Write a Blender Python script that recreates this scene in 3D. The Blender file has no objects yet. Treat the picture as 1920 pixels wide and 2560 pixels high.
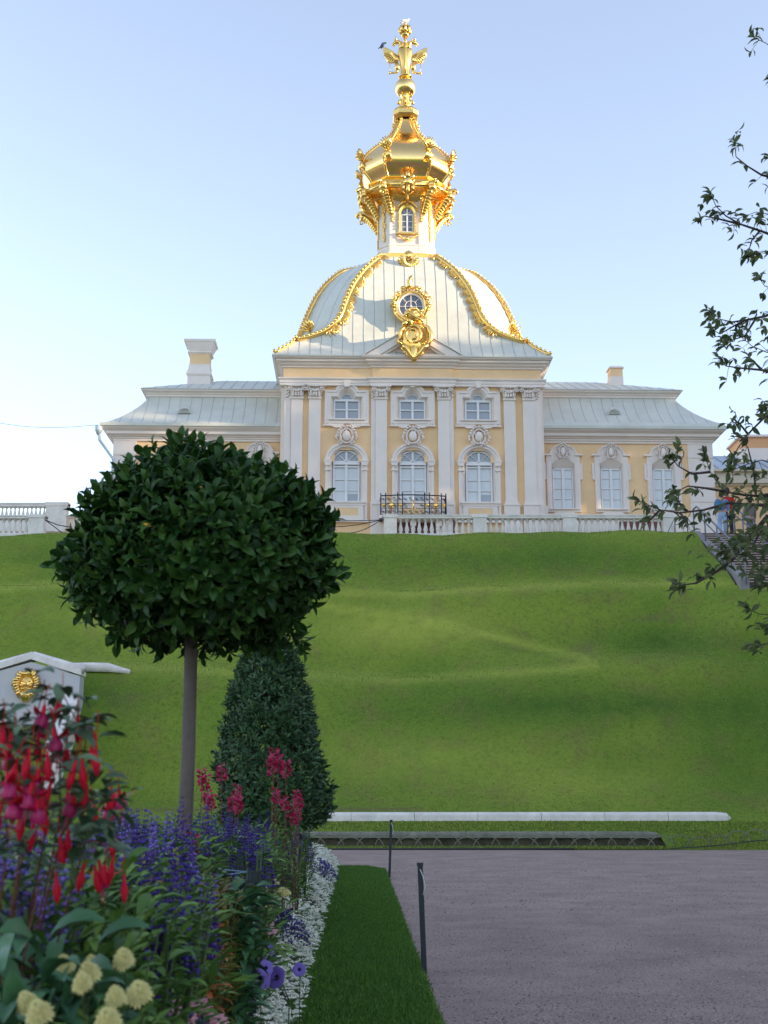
import bpy, math, random
import numpy as np
from math import radians as R, sin, cos, pi, atan2
from mathutils import Vector, Matrix
random.seed(7); RNG = np.random.default_rng(7)
scene = bpy.context.scene
COL = scene.collection

# ------------------------------------------------------------------ camera, sky, sun, exposure
F = 3100.0; HC = 1.25; TH = math.atan(705/3100.0); CT, ST = cos(TH), sin(TH)
cam_d = bpy.data.cameras.new('camera'); cam = bpy.data.objects.new('camera', cam_d); COL.objects.link(cam)
cam_d.sensor_fit = 'VERTICAL'; cam_d.sensor_height = 36.0; cam_d.lens = 36.0*F/2560.0
cam.location = (0, 0, HC); cam.rotation_euler = (pi/2 + TH, 0, 0)
cam_d.clip_start = 0.1; cam_d.clip_end = 3000
cam_d.dof.use_dof = True; cam_d.dof.focus_distance = 34.0; cam_d.dof.aperture_fstop = 7.5
scene.camera = cam

SUN_EL = R(11.0); SUN_AZ = R(15.0)        # sun to the right of the picture, a little in front of the facade
sd = Vector((cos(SUN_EL)*cos(SUN_AZ), -cos(SUN_EL)*sin(SUN_AZ), sin(SUN_EL)))
world = bpy.data.worlds.new('World'); scene.world = world; world.use_nodes = True
wn = world.node_tree.nodes; wl = world.node_tree.links
sky = wn.new('ShaderNodeTexSky'); sky.sky_type = 'NISHITA'; sky.sun_disc = False
sky.sun_elevation = SUN_EL; sky.sun_rotation = atan2(sd.x, sd.y)
sky.air_density = 1.0; sky.dust_density = 0.35; sky.ozone_density = 3.0
wn['Background'].inputs['Strength'].default_value = 0.128
hsv = wn.new('ShaderNodeHueSaturation'); hsv.inputs['Saturation'].default_value = 0.62; hsv.inputs['Hue'].default_value = 0.505
wl.new(sky.outputs[0], hsv.inputs['Color']); wl.new(hsv.outputs[0], wn['Background'].inputs['Color'])
sun_d = bpy.data.lights.new('sun', 'SUN'); sun_d.energy = 2.5; sun_d.angle = R(0.6); sun_d.color = (1.0, 0.78, 0.52)
sun = bpy.data.objects.new('sun', sun_d); COL.objects.link(sun)
sun.rotation_euler = sd.to_track_quat('Z', 'Y').to_euler(); sun.location = (60, -10, 60)
scene.view_settings.view_transform = 'Standard'; scene.view_settings.look = 'None'
scene.view_settings.exposure = 1.97; scene.view_settings.gamma = 1.0
scene.cycles.max_bounces = 8; scene.cycles.transparent_max_bounces = 8

# ------------------------------------------------------------------ measuring helpers (photo pixels -> points at a known distance)
def ray(px, py):
    u = (px-960)/F; v = (1280-py)/F; fw = CT - v*ST
    return u/fw, (ST + v*CT)/fw
def at(px, py, d):
    a, b = ray(px, py); return Vector((a*d, d, HC + b*d))
def px_of(x, y, z):
    fw = y*CT + (z-HC)*ST; return 960 + F*x/fw
YAW = R(1.5); OX, OY = 1.25, 52.0
def Lc(px, py, ly):
    a, b = ray(px, py); sn, cs = sin(YAW), cos(YAW)
    t = (ly - OX*sn + OY*cs)/(-a*sn + cs)
    x, y = a*t, t
    return (x-OX)*cs + (y-OY)*sn, HC + b*t

# ------------------------------------------------------------------ materials
MATS = {}
def mat(name, col, rough=0.7, metal=0.0, var=0.0, vscale=3.0, bump=0.0, bscale=20.0, col2=None, island=0.0, coat=0.0, spec=0.5, coord='Object', sss=0.0, trans=0.0):
    if name in MATS: return MATS[name]
    m = bpy.data.materials.new(name); m.use_nodes = True
    nt = m.node_tree; n = nt.nodes; l = nt.links; b = n['Principled BSDF']
    b.inputs['Base Color'].default_value = (*col, 1); b.inputs['Roughness'].default_value = rough
    b.inputs['Metallic'].default_value = metal; b.inputs['Specular IOR Level'].default_value = spec
    b.inputs['Coat Weight'].default_value = coat
    tc = n.new('ShaderNodeTexCoord')
    out = None
    if var > 0:
        nz = n.new('ShaderNodeTexNoise'); nz.inputs['Scale'].default_value = vscale; nz.inputs['Detail'].default_value = 6
        nz.inputs['Roughness'].default_value = 0.65
        l.new(tc.outputs[coord], nz.inputs['Vector'])
        rp = n.new('ShaderNodeMapRange'); rp.inputs['From Min'].default_value = 0.3; rp.inputs['From Max'].default_value = 0.7
        l.new(nz.outputs['Fac'], rp.inputs['Value'])
        mx = n.new('ShaderNodeMix'); mx.data_type = 'RGBA'
        c2 = col2 if col2 else tuple(min(1, c*(1+var)) for c in col); c1 = col if col2 else tuple(c*(1-var) for c in col)
        mx.inputs[6].default_value = (*c1, 1); mx.inputs[7].default_value = (*c2, 1)
        l.new(rp.outputs[0], mx.inputs[0]); out = mx.outputs[2]
    if island > 0:
        g = n.new('ShaderNodeNewGeometry'); hs = n.new('ShaderNodeHueSaturation')
        mr = n.new('ShaderNodeMapRange'); mr.inputs['To Min'].default_value = 1-island; mr.inputs['To Max'].default_value = 1+island
        l.new(g.outputs['Random Per Island'], mr.inputs['Value']); l.new(mr.outputs[0], hs.inputs['Value'])
        mr2 = n.new('ShaderNodeMapRange'); mr2.inputs['To Min'].default_value = 0.5+0.03*island; mr2.inputs['To Max'].default_value = 0.5-0.05*island
        l.new(g.outputs['Random Per Island'], mr2.inputs['Value']); l.new(mr2.outputs[0], hs.inputs['Hue'])
        if out: l.new(out, hs.inputs['Color'])
        else: hs.inputs['Color'].default_value = (*col, 1)
        out = hs.outputs[0]
    if out: l.new(out, b.inputs['Base Color'])
    if bump > 0:
        nb = n.new('ShaderNodeTexNoise'); nb.inputs['Scale'].default_value = bscale; nb.inputs['Detail'].default_value = 5
        l.new(tc.outputs[coord], nb.inputs['Vector'])
        bp = n.new('ShaderNodeBump'); bp.inputs['Strength'].default_value = bump; bp.inputs['Distance'].default_value = 0.02
        l.new(nb.outputs['Fac'], bp.inputs['Height']); l.new(bp.outputs[0], b.inputs['Normal'])
    if trans > 0:
        tr = n.new('ShaderNodeBsdfTranslucent'); ms = n.new('ShaderNodeMixShader'); ms.inputs[0].default_value = trans
        if out: l.new(out, tr.inputs['Color'])
        else: tr.inputs['Color'].default_value = (*[min(1, c*1.6) for c in col], 1)
        l.new(b.outputs[0], ms.inputs[1]); l.new(tr.outputs[0], ms.inputs[2])
        l.new(ms.outputs[0], n['Material Output'].inputs['Surface'])
    MATS[name] = m; return m

WHITE = mat('white_plaster', (0.84, 0.735, 0.67), 0.75, var=0.06, vscale=0.9, bump=0.15, bscale=14)
YELLOW = mat('yellow_plaster', (0.88, 0.60, 0.335), 0.8, var=0.09, vscale=0.7, bump=0.2, bscale=9)
COPPER = mat('pale_green_roof_sheet', (0.61, 0.605, 0.54), 0.5, var=0.09, vscale=1.2, bump=0.12, bscale=2.5, spec=0.5)
SEAM = mat('roof_seam', (0.36, 0.40, 0.40), 0.5)
GOLD = mat('gilding', (1.0, 0.62, 0.19), 0.24, metal=1.0, var=0.10, vscale=2.0, bump=0.10, bscale=5)
GOLDP = mat('polished_gilt_sheet', (1.0, 0.66, 0.26), 0.22, metal=1.0, var=0.05, vscale=1.0, bump=0.06, bscale=1.6)
GLASS = mat('window_glass_with_blind', (0.60, 0.62, 0.63), 0.25, var=0.08, vscale=0.9, coat=1.0)
GLASSD = mat('dark_window_glass', (0.10, 0.11, 0.15), 0.08, coat=1.0)
GLASSM = mat('grey_window_glass', (0.30, 0.32, 0.35), 0.14, coat=1.0)
SASH = mat('white_window_paint', (0.78, 0.76, 0.76), 0.5)
IRON = mat('dark_wrought_iron', (0.05, 0.05, 0.06), 0.5, metal=0.6)
BROWN = mat('red_brown_timber', (0.16, 0.055, 0.045), 0.6, var=0.2, vscale=2)
MARBLE = mat('white_marble', (0.76, 0.70, 0.65), 0.5, var=0.16, vscale=3.0, bump=0.08, bscale=6)
MARBLEG = mat('grey_veined_marble', (0.48, 0.49, 0.53), 0.4, var=0.2, vscale=2.6, col2=(0.56, 0.53, 0.51))
GREYSTONE = mat('weathered_grey_stone', (0.20, 0.19, 0.15), 0.85, var=0.35, vscale=4, bump=0.5, bscale=25)
DARKSTONE = mat('dark_stone', (0.10, 0.09, 0.06), 0.9, var=0.4, vscale=5, bump=0.6, bscale=18)  # darker than the ledge stone above it
CONCRETE = mat('pale_concrete', (0.27, 0.25, 0.25), 0.8, var=0.12, vscale=3)
STEEL = mat('grey_painted_steel', (0.20, 0.21, 0.27), 0.45, metal=0.3)
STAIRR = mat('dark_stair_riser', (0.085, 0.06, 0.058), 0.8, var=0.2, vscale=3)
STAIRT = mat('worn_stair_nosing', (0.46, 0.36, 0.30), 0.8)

# ------------------------------------------------------------------ mesh builder
class MB:
    def __init__(s): s.v = []; s.f = []; s.m = []; s.mi = 0; s.smooth = []; s.sm = False
    def add(s, vs, fs):
        o = len(s.v); s.v += [tuple(p) for p in vs]
        for f in fs: s.f.append(tuple(i+o for i in f)); s.m.append(s.mi); s.smooth.append(s.sm)
    def box(s, x0, x1, y0, y1, z0, z1):
        s.add([(x0,y0,z0),(x1,y0,z0),(x1,y1,z0),(x0,y1,z0),(x0,y0,z1),(x1,y0,z1),(x1,y1,z1),(x0,y1,z1)],
              [(0,3,2,1),(4,5,6,7),(0,1,5,4),(1,2,6,5),(2,3,7,6),(3,0,4,7)])
    def taper(s, cx, cy, z0, z1, a0, b0, a1, b1):
        s.add([(cx-a0,cy-b0,z0),(cx+a0,cy-b0,z0),(cx+a0,cy+b0,z0),(cx-a0,cy+b0,z0),(cx-a1,cy-b1,z1),(cx+a1,cy-b1,z1),(cx+a1,cy+b1,z1),(cx-a1,cy+b1,z1)],
              [(0,3,2,1),(4,5,6,7),(0,1,5,4),(1,2,6,5),(2,3,7,6),(3,0,4,7)])
    def prism(s, poly, y0, y1):            # outline in x,z ; extruded in y
        n = len(poly)
        s.add([(x,y0,z) for x,z in poly]+[(x,y1,z) for x,z in poly],
              [tuple(range(n)), tuple(range(2*n-1,n-1,-1))]+[(i,i+n,(i+1)%n+n,(i+1)%n) for i in range(n)])
    def rings(s, rs, closed=True, cap0=False, cap1=False, wrap=True):      # list of loops with equal counts
        n = len(rs[0]); vs = [p for r in rs for p in r]; fs = []
        for k in range(len(rs)-1):
            for i in range(n if wrap else n-1):
                j = (i+1) % n; fs.append((k*n+i, k*n+j, (k+1)*n+j, (k+1)*n+i))
        if cap0: fs.append(tuple(range(n-1,-1,-1)))
        if cap1: fs.append(tuple(range((len(rs)-1)*n, len(rs)*n)))
        s.add(vs, fs)
    def lathe(s, prof, n=16, c=(0,0,0), sx=1, sy=1, rot=0.0, cap=True):
        rs = [[(c[0]+r*sx*cos(rot+2*pi*i/n), c[1]+r*sy*sin(rot+2*pi*i/n), c[2]+z) for i in range(n)] for r, z in prof]
        s.rings(rs, cap0=cap, cap1=cap)
    def tube(s, pts, rad, n=6, cap=True):
        pts = [Vector(p) for p in pts]; N = len(pts)
        if not hasattr(rad, '__len__'): rad = [rad]*N
        rs = []; ref = None
        for i, p in enumerate(pts):
            t = (pts[min(i+1,N-1)]-pts[max(i-1,0)])
            if t.length < 1e-9: t = Vector((0,0,1))
            t.normalize()
            if ref is None:
                ref = Vector((0,0,1)) if abs(t.z) < 0.9 else Vector((1,0,0))
            u = ref - t*ref.dot(t)
            if u.length < 1e-6: u = t.orthogonal()
            u.normalize(); w = t.cross(u); ref = u
            rs.append([tuple(p + (u*cos(2*pi*k/n) + w*sin(2*pi*k/n))*rad[i]) for k in range(n)])
        s.rings(rs, cap0=cap, cap1=cap)
    def ell(s, c, r, n=10, m=6, M=None):
        if not hasattr(r, '__len__'): r = (r,r,r)
        vs = [(0,0,-1)]; fs = []
        for j in range(1, m):
            a = -pi/2 + pi*j/m
            for i in range(n): vs.append((cos(a)*cos(2*pi*i/n), cos(a)*sin(2*pi*i/n), sin(a)))
        vs.append((0,0,1)); last = len(vs)-1
        for i in range(n):
            j = (i+1) % n; fs.append((0, 1+j, 1+i)); fs.append((last, last-n+i, last-n+j))
            for k in range(m-2): fs.append((1+k*n+i, 1+k*n+j, 1+(k+1)*n+j, 1+(k+1)*n+i))
        out = []
        for x,y,z in vs:
            p = Vector((x*r[0], y*r[1], z*r[2]))
            if M is not None: p = M @ p
            out.append((p.x+c[0], p.y+c[1], p.z+c[2]))
        s.add(out, fs)
    def mould(s, prof, path, closed=False):     # prof: (out, z); path: plan points; outward = right of travel
        P = [Vector((a,b)) for a,b in path]; N = len(P); nrm = []
        for i in range(N):
            def dn(a, b):
                d = (b-a).normalized(); return Vector((d.y, -d.x))
            if closed: n1 = dn(P[i-1], P[i]); n2 = dn(P[i], P[(i+1)%N])
            else:
                n1 = dn(P[i-1], P[i]) if i > 0 else dn(P[i], P[i+1]); n2 = dn(P[i], P[i+1]) if i < N-1 else n1
            m = n1+n2; m = m/max(0.2, m.dot(m))*2 if m.length > 1e-6 else n1
            nrm.append(m)
        rs = [[(P[i].x+nrm[i].x*o, P[i].y+nrm[i].y*o, z) for i in range(N)] for o, z in prof]
        s.rings([r for r in rs], wrap=closed)
    def spiral(s, c, r, turns=1.4, a0=0.0, sgn=1, rad=0.03, plane='xz', n=14, nn=5, yoff=0.0):
        pts = []; rr = []
        for i in range(n+1):
            t = i/n; a = a0 + sgn*turns*2*pi*t; q = r*(1-0.85*t)
            pts.append((c[0]+q*cos(a), c[1]-yoff*t, c[2]+q*sin(a))); rr.append(rad*(1-0.4*t))
        s.tube(pts, rr, nn)
    def build(s, name, mats, parent=None, loc=None, bevel=0):
        me = bpy.data.meshes.new(name); me.from_pydata(s.v, [], s.f)
        if not isinstance(mats, (list, tuple)): mats = [mats]
        for m in mats: me.materials.append(m)
        if len(mats) > 1: me.polygons.foreach_set('material_index', s.m)
        if any(s.smooth): me.polygons.foreach_set('use_smooth', s.smooth)
        me.update()
        o = bpy.data.objects.new(name, me); COL.objects.link(o)
        if parent: o.parent = parent
        if loc is not None: o.location = loc
        return o
def npmesh(name, V, faces, mats, parent=None, midx=None, smooth=False):
    me = bpy.data.meshes.new(name); V = np.asarray(V, dtype=np.float32)
    if isinstance(faces, np.ndarray):
        k = faces.shape[1]; nf = len(faces)
        me.vertices.add(len(V)); me.vertices.foreach_set('co', V.ravel())
        me.loops.add(nf*k); me.loops.foreach_set('vertex_index', faces.ravel().astype(np.int32))
        me.polygons.add(nf); me.polygons.foreach_set('loop_start', np.arange(0, nf*k, k, dtype=np.int32))
        me.polygons.foreach_set('loop_total', np.full(nf, k, dtype=np.int32))
        me.update(calc_edges=True)
    else: me.from_pydata(V.tolist(), [], faces)
    if not isinstance(mats, (list, tuple)): mats = [mats]
    for m in mats: me.materials.append(m)
    if midx is not None: me.polygons.foreach_set('material_index', np.asarray(midx, dtype=np.int32))
    if smooth: me.polygons.foreach_set('use_smooth', [True]*len(me.polygons))
    me.validate(); me.update()
    o = bpy.data.objects.new(name, me); COL.objects.link(o)
    if parent: o.parent = parent
    return o
def tag(o, label=None, cat=None, group=None, kind=None):
    if label: o['label'] = label
    if cat: o['category'] = cat
    if group: o['group'] = group
    if kind: o['kind'] = kind
    return o
def empty(name, loc, label, cat, group=None, rz=0.0):
    o = bpy.data.objects.new(name, None); COL.objects.link(o); o.location = loc; o.rotation_euler = (0,0,rz)
    o.empty_display_size = 0.2
    return tag(o, label, cat, group)
def copy_tree(root, loc=None, rz=None, scale=None, label=None, group=None):
    def rec(o, par):
        c = o.copy(); COL.objects.link(c)
        if par: c.parent = par
        for ch in KIDS.get(o.name, []): rec(ch, c)
        return c
    c = rec(root, None)
    if loc is not None: c.location = loc
    if rz is not None: c.rotation_euler = (c.rotation_euler[0], c.rotation_euler[1], rz)
    if scale is not None: c.scale = (scale, scale, scale) if not hasattr(scale, '__len__') else scale
    if label: c['label'] = label
    if group: c['group'] = group
    return c
KIDS = {}
def kids(root):                                     # remember a thing's children before copying it
    allo = list(COL.objects)
    def rec(o):
        KIDS[o.name] = [c for c in allo if c.parent == o]
        for c in KIDS[o.name]: rec(c)
    rec(root)

# leaf instancing --------------------------------------------------------------
def leaf_template(kind):
    if kind == 'full':   # along +x, width in y, normal z : folded and arched
        xs = [0, .25, .55, .82, 1.0]; ws = [.06, .75, 1.0, .6, 0.02]; zs = [0, .05, .04, -.03, -.14]
        V = []
        for x, w, z in zip(xs, ws, zs): V += [(x, -w*.5, z+.10*w), (x, 0, z), (x, w*.5, z+.10*w)]
        Fc = []
        for i in range(4):
            a = 3*i; Fc += [(a, a+1, a+4, a+3), (a+1, a+2, a+5, a+4)]
        return np.array(V), np.array(Fc)
    if kind == 'mid':
        V = [(0,0,0), (.45,-.5,.07), (.5,0,0), (.45,.5,.07), (1,0,-.08), (1,0,-.08)]
        return np.array(V[:5]), np.array([(0,1,4,2), (0,2,4,3)])
    if kind == 'simple':
        return np.array([(0,0,0), (.5,-.5,.05), (1,0,-.05), (.5,.5,.05)]), np.array([(0,1,2,3)])
def leaves(P, D, U, Ls, Ws, kind='full'):
    """P base points, D directions, U approx normals; returns V,F"""
    T, Fc = leaf_template(kind)
    P = np.asarray(P, float); D = np.asarray(D, float); U = np.asarray(U, float)
    D = D/np.linalg.norm(D, axis=1, keepdims=True)
    S = np.cross(U, D); S /= np.maximum(1e-6, np.linalg.norm(S, axis=1, keepdims=True)); Nn = np.cross(D, S)
    Ls = np.broadcast_to(np.asarray(Ls, float), (len(P),)); Ws = np.broadcast_to(np.asarray(Ws, float), (len(P),))
    V = P[:,None,:] + T[None,:,0,None]*D[:,None,:]*Ls[:,None,None] + T[None,:,1,None]*S[:,None,:]*Ws[:,None,None] + T[None,:,2,None]*Nn[:,None,:]*Ls[:,None,None]
    n = len(T); Fa = Fc[None] + (np.arange(len(P))*n)[:,None,None]
    return V.reshape(-1,3), Fa.reshape(-1, Fc.shape[1])
def rnd_dirs(n, up=0.0):
    d = RNG.normal(size=(n,3)); d[:,2] += up; return d/np.linalg.norm(d, axis=1, keepdims=True)
def joinVF(parts):
    Vs = []; Fs = []; M = []; o = 0
    for i, (V, Fa) in enumerate(parts):
        Vs.append(V); Fs.append(Fa+o); o += len(V); M.append(np.full(len(Fa), i))
    return np.concatenate(Vs), np.concatenate(Fs), np.concatenate(M)

# ------------------------------------------------------------------ terrain
def rowslope(py): return ray(960, py)[1]
def interp(x, xs, ys): return float(np.interp(x, xs, ys))
D_TOP = 44.5
def crest1_row(px): return interp(px, [-400,0,140,500,830,1000,1200,1500,1900,2400], [1470,1475,1465,1478,1482,1490,1476,1461,1463,1470])
def crest3_row(px): return interp(px, [-400,0,300,600,800,1000,1200,1400,1600,1750,1920,2400], [1660,1660,1670,1685,1692,1706,1692,1680,1655,1645,1662,1670])
def top_row(px): return interp(px, [-400,0,120,800,960,1150,1250,1400,1700,1745,2400], [1340,1341,1331,1334,1337,1335,1332,1329,1331,1330,1334])
def terrain_grid(xs, ys):
    Z = np.zeros((len(xs), len(ys)))
    zt_ref = HC + rowslope(1334)*D_TOP
    for i, x in enumerate(xs):
        z3 = HC + rowslope(crest3_row(960 + x*F*0.995/36.0))*36.0
        sh = min(1, max(0, (x-9)/2.2)); sh = sh*sh*(3-2*sh); d1 = 40.2-1.0*sh
        z1 = HC + rowslope(crest1_row(960 + x*F*1.01/d1))*d1
        zt = HC + rowslope(top_row(960 + x*F*1.015/D_TOP))*D_TOP
        kx = [20, 30.4, 31.2, 33.2, 36.0, 37.9, d1-.2, d1+1.5, D_TOP-.7, D_TOP, 46.0, 60]
        sl = rowslope(crest1_row(960))
        kz = [.33, .33, .58, 1.50+.2*sin(x*.35), z3, z3+0.38, z1, z1+0.40, zt-.14, zt, zt-0.10, zt-0.12]
        Z[i] = np.interp(ys, kx, kz)
        tg = zt-.06-(2.72/5.4)*(44.5-np.maximum(ys, 39.1)) - .9*np.maximum(0, 39.1-ys); Z[i] = np.where((ys > 37.5) & (ys < 44.6), Z[i]*(1-sh)+np.maximum(Z[i], tg)*sh, Z[i])
        # diagonal rumple running down to the right
        px2 = 960 + x*F*1.0/38.2
        d2 = interp(px2, [200, 830, 1100, 1300, 1500, 1700], [40.6, 40.2, 38.7, 37.6, 37.0, 36.6])
        amp = interp(px2, [300, 800, 1300, 1550, 1700], [0.0, .30, .46, .2, 0.0])
        Z[i] += 1.25*amp*np.exp(-((ys-d2)/0.7)**2)
        hol = interp(px2, [1000, 1300, 1550, 1750, 1900], [0, .35, .65, .5, .15])
        Z[i] -= hol*np.exp(-((ys-38.9)/0.8)**2)
    k = np.array([1,3,5,6,5,3,1], float); k /= k.sum()
    mask = (ys > 31.4) & (ys < 45.5)
    for _ in range(2):
        Zp = np.pad(Z, ((0,0),(3,3)), 'edge'); Zs = sum(k[j]*Zp[:, j:j+Z.shape[1]] for j in range(7))
        Z[:, mask] = Zs[:, mask]
        Zp = np.pad(Z, ((3,3),(0,0)), 'edge'); Z = sum(k[j]*Zp[j:j+Z.shape[0], :] for j in range(7))
    X, Y = np.meshgrid(xs, ys, indexing='ij')
    fade = np.clip((Y-31.5)/2, 0, 1)*np.clip((45.2-Y)/1.0, 0, 1)
    Z += fade*(0.05*np.sin(X*.9+1.3*np.sin(Y*.7))*np.sin(Y*1.1+.4*X) + 0.03*np.sin(X*2.3+Y*1.7))
    return Z
TX = np.arange(-26, 26.01, 0.16); TY = np.arange(30.36, 46.01, 0.115)
TZ = terrain_grid(TX, TY)
def hz(x, y):
    i = min(max((x-TX[0])/0.16, 0), len(TX)-1.001); j = min(max((y-TY[0])/0.115, 0), len(TY)-1.001)
    a, b = int(i), int(j); fa, fb = i-a, j-b
    return float((TZ[a,b]*(1-fa)+TZ[a+1,b]*fa)*(1-fb) + (TZ[a,b+1]*(1-fa)+TZ[a+1,b+1]*fa)*fb)
def on_hill(px, py):
    a, c = ray(px, py); prev = None
    for d in np.arange(30.4, 46, .03):
        g = HC+c*d-hz(a*d, d)
        if g < 0: return Vector((a*d, float(d), hz(a*d, d)))
    return at(px, py, 44)
ZT = 10.45                                             # level of the upper terrace

def grass_mat(name, c1, c2, c3, big=0.25, fine=14.0):
    m = bpy.data.materials.new(name); m.use_nodes = True; nt = m.node_tree; n = nt.nodes; l = nt.links; b = n['Principled BSDF']
    b.inputs['Roughness'].default_value = 0.9; b.inputs['Specular IOR Level'].default_value = 0.15
    tc = n.new('ShaderNodeTexCoord')
    def noise(sc, det=5, ro=0.6):
        z = n.new('ShaderNodeTexNoise'); z.inputs['Scale'].default_value = sc; z.inputs['Detail'].default_value = det; z.inputs['Roughness'].default_value = ro
        l.new(tc.outputs['Object'], z.inputs['Vector']); return z
    def rng(src, a, b2):
        r = n.new('ShaderNodeMapRange'); r.inputs['From Min'].default_value = a; r.inputs['From Max'].default_value = b2; l.new(src, r.inputs['Value']); return r.outputs[0]
    def mix(f, A, B):
        x = n.new('ShaderNodeMix'); x.data_type = 'RGBA'; l.new(f, x.inputs[0])
        for s_, q in ((6, A), (7, B)):
            if isinstance(q, tuple): x.inputs[s_].default_value = (*q, 1)
            else: l.new(q, x.inputs[s_])
        return x.outputs[2]
    a = mix(rng(noise(big, 4).outputs['Fac'], .35, .65), c1, c2)
    a = mix(rng(noise(big*5, 5).outputs['Fac'], .50, .78), a, c3)
    dk = tuple(c*0.36 for c in c1)
    a = mix(rng(noise(fine, 8, .85).outputs['Fac'], .47, .74), a, dk)
    if name == 'mown_grass':            # yellow crests and deep-green hollows carry painted light and shade; plus worn spots
        for nm_, cc, k in (('lit_dry', (.40,.44,.075), .95), ('shaded_lush', (.050,.125,.016), 1.0), ('soil', (.17,.12,.07), .9)):
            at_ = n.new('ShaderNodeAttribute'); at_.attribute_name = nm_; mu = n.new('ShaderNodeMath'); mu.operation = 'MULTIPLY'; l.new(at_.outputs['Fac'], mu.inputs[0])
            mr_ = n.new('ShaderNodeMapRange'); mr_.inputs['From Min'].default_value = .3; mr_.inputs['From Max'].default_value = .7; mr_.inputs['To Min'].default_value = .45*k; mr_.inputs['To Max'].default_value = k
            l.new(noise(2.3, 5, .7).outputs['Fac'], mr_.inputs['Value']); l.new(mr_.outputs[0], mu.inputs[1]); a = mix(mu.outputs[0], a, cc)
    l.new(a, b.inputs['Base Color'])
    nb = noise(fine*1.6, 8, .8); bp = n.new('ShaderNodeBump'); bp.inputs['Strength'].default_value = 0.8; bp.inputs['Distance'].default_value = 0.045
    l.new(nb.outputs['Fac'], bp.inputs['Height']); l.new(bp.outputs[0], b.inputs['Normal'])
    return m
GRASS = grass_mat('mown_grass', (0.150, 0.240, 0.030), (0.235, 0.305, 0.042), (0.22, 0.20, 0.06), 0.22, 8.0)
LAWN = grass_mat('lawn_grass', (0.070, 0.175, 0.022), (0.10, 0.215, 0.028), (0.13, 0.18, 0.04), 0.8, 22.0)
GRAVEL = mat('pink_grey_gravel', (0.37, 0.28, 0.245), 0.95, var=0.20, vscale=1.3, bump=0.9, bscale=70, spec=0.1)
def add_speckle(m, sc, lo, hi):
    nt = m.node_tree; n = nt.nodes; l = nt.links; b = n['Principled BSDF']
    src = b.inputs['Base Color'].links[0].from_socket
    z = n.new('ShaderNodeTexNoise'); z.inputs['Scale'].default_value = sc; z.inputs['Detail'].default_value = 2
    tc = n.new('ShaderNodeTexCoord'); l.new(tc.outputs['Object'], z.inputs['Vector'])
    r = n.new('ShaderNodeMapRange'); r.inputs['From Min'].default_value = .3; r.inputs['From Max'].default_value = .7; r.inputs['To Min'].default_value = lo; r.inputs['To Max'].default_value = hi
    l.new(z.outputs['Fac'], r.inputs['Value'])
    h = n.new('ShaderNodeHueSaturation'); l.new(src, h.inputs['Color']); l.new(r.outputs[0], h.inputs['Value']); l.new(h.outputs[0], b.inputs['Base Color'])
add_speckle(GRAVEL, 45, 0.72, 1.28)
SOIL = mat('dark_garden_soil', (0.035, 0.025, 0.016), 0.95, var=0.3, vscale=8, bump=0.8, bscale=30)

def sheet(name, pts, z, m, kind='structure'):
    b = MB(); b.add([(x,y,z) for x,y in pts], [tuple(range(len(pts)))]); return tag(b.build(name, m), kind=kind)
sheet('ground', [(-1500,-1500),(1500,-1500),(1500,2200),(-1500,2200)], -0.35, LAWN)
b = MB()
X, Y = np.meshgrid(TX, TY, indexing='ij'); V = np.stack([X, Y, TZ], -1).reshape(-1,3)
nx, ny = len(TX), len(TY); I = np.arange(nx*ny).reshape(nx, ny)
Fh = np.stack([I[:-1,:-1], I[1:,:-1], I[1:,1:], I[:-1,1:]], -1).reshape(-1,4)
cx_ = V[Fh].mean(1)
keep = ~((cx_[:,0] > 11.36) & (cx_[:,0] < 17.2) & (cx_[:,1] > 39.3))
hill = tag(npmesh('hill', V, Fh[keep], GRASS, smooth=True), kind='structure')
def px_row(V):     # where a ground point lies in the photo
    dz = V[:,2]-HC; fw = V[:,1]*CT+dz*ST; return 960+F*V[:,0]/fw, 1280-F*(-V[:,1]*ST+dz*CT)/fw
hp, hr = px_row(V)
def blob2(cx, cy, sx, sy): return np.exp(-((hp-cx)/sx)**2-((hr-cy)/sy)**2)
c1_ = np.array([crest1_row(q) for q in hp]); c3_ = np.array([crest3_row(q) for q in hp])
lit_dry = .55*np.exp(-((hr-c1_+4)/11)**2)+.50*np.exp(-((hr-c3_+6)/12)**2)*(hp < 1500)+.75*blob2(1000,1570,190,55)+.45*blob2(300,1540,250,50)+.35*blob2(1050,1900,300,60)+.3*blob2(1500,1960,260,40)  # crests and mounds tinted yellower and lighter, relief light put into the grass colour
dgr = np.interp(hp, [800,1100,1300,1500], [1512,1560,1608,1650]); lit_dry += .6*np.exp(-((hr-dgr)/10)**2)*(hp > 780)*(hp < 1480)
shaded_lush = .7*blob2(1640,1605,230,38)+.75*blob2(1450,1765,420,48)+.55*blob2(1250,1400,520,42)+.5*blob2(180,1400,200,40)+.55*blob2(260,1740,160,60)+.4*blob2(1880,1850,160,160)  # hollows and lower faces tinted darker green, their shade painted in
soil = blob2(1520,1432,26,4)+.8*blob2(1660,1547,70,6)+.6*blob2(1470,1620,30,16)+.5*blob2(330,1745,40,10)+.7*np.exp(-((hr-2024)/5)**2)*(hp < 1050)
for nm_, arr in (('lit_dry', lit_dry), ('shaded_lush', shaded_lush), ('soil', soil)):
    at_ = hill.data.attributes.new(nm_, 'FLOAT', 'POINT'); at_.data.foreach_set('value', np.clip(arr*1.35, 0, 1).astype(np.float32))
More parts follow.
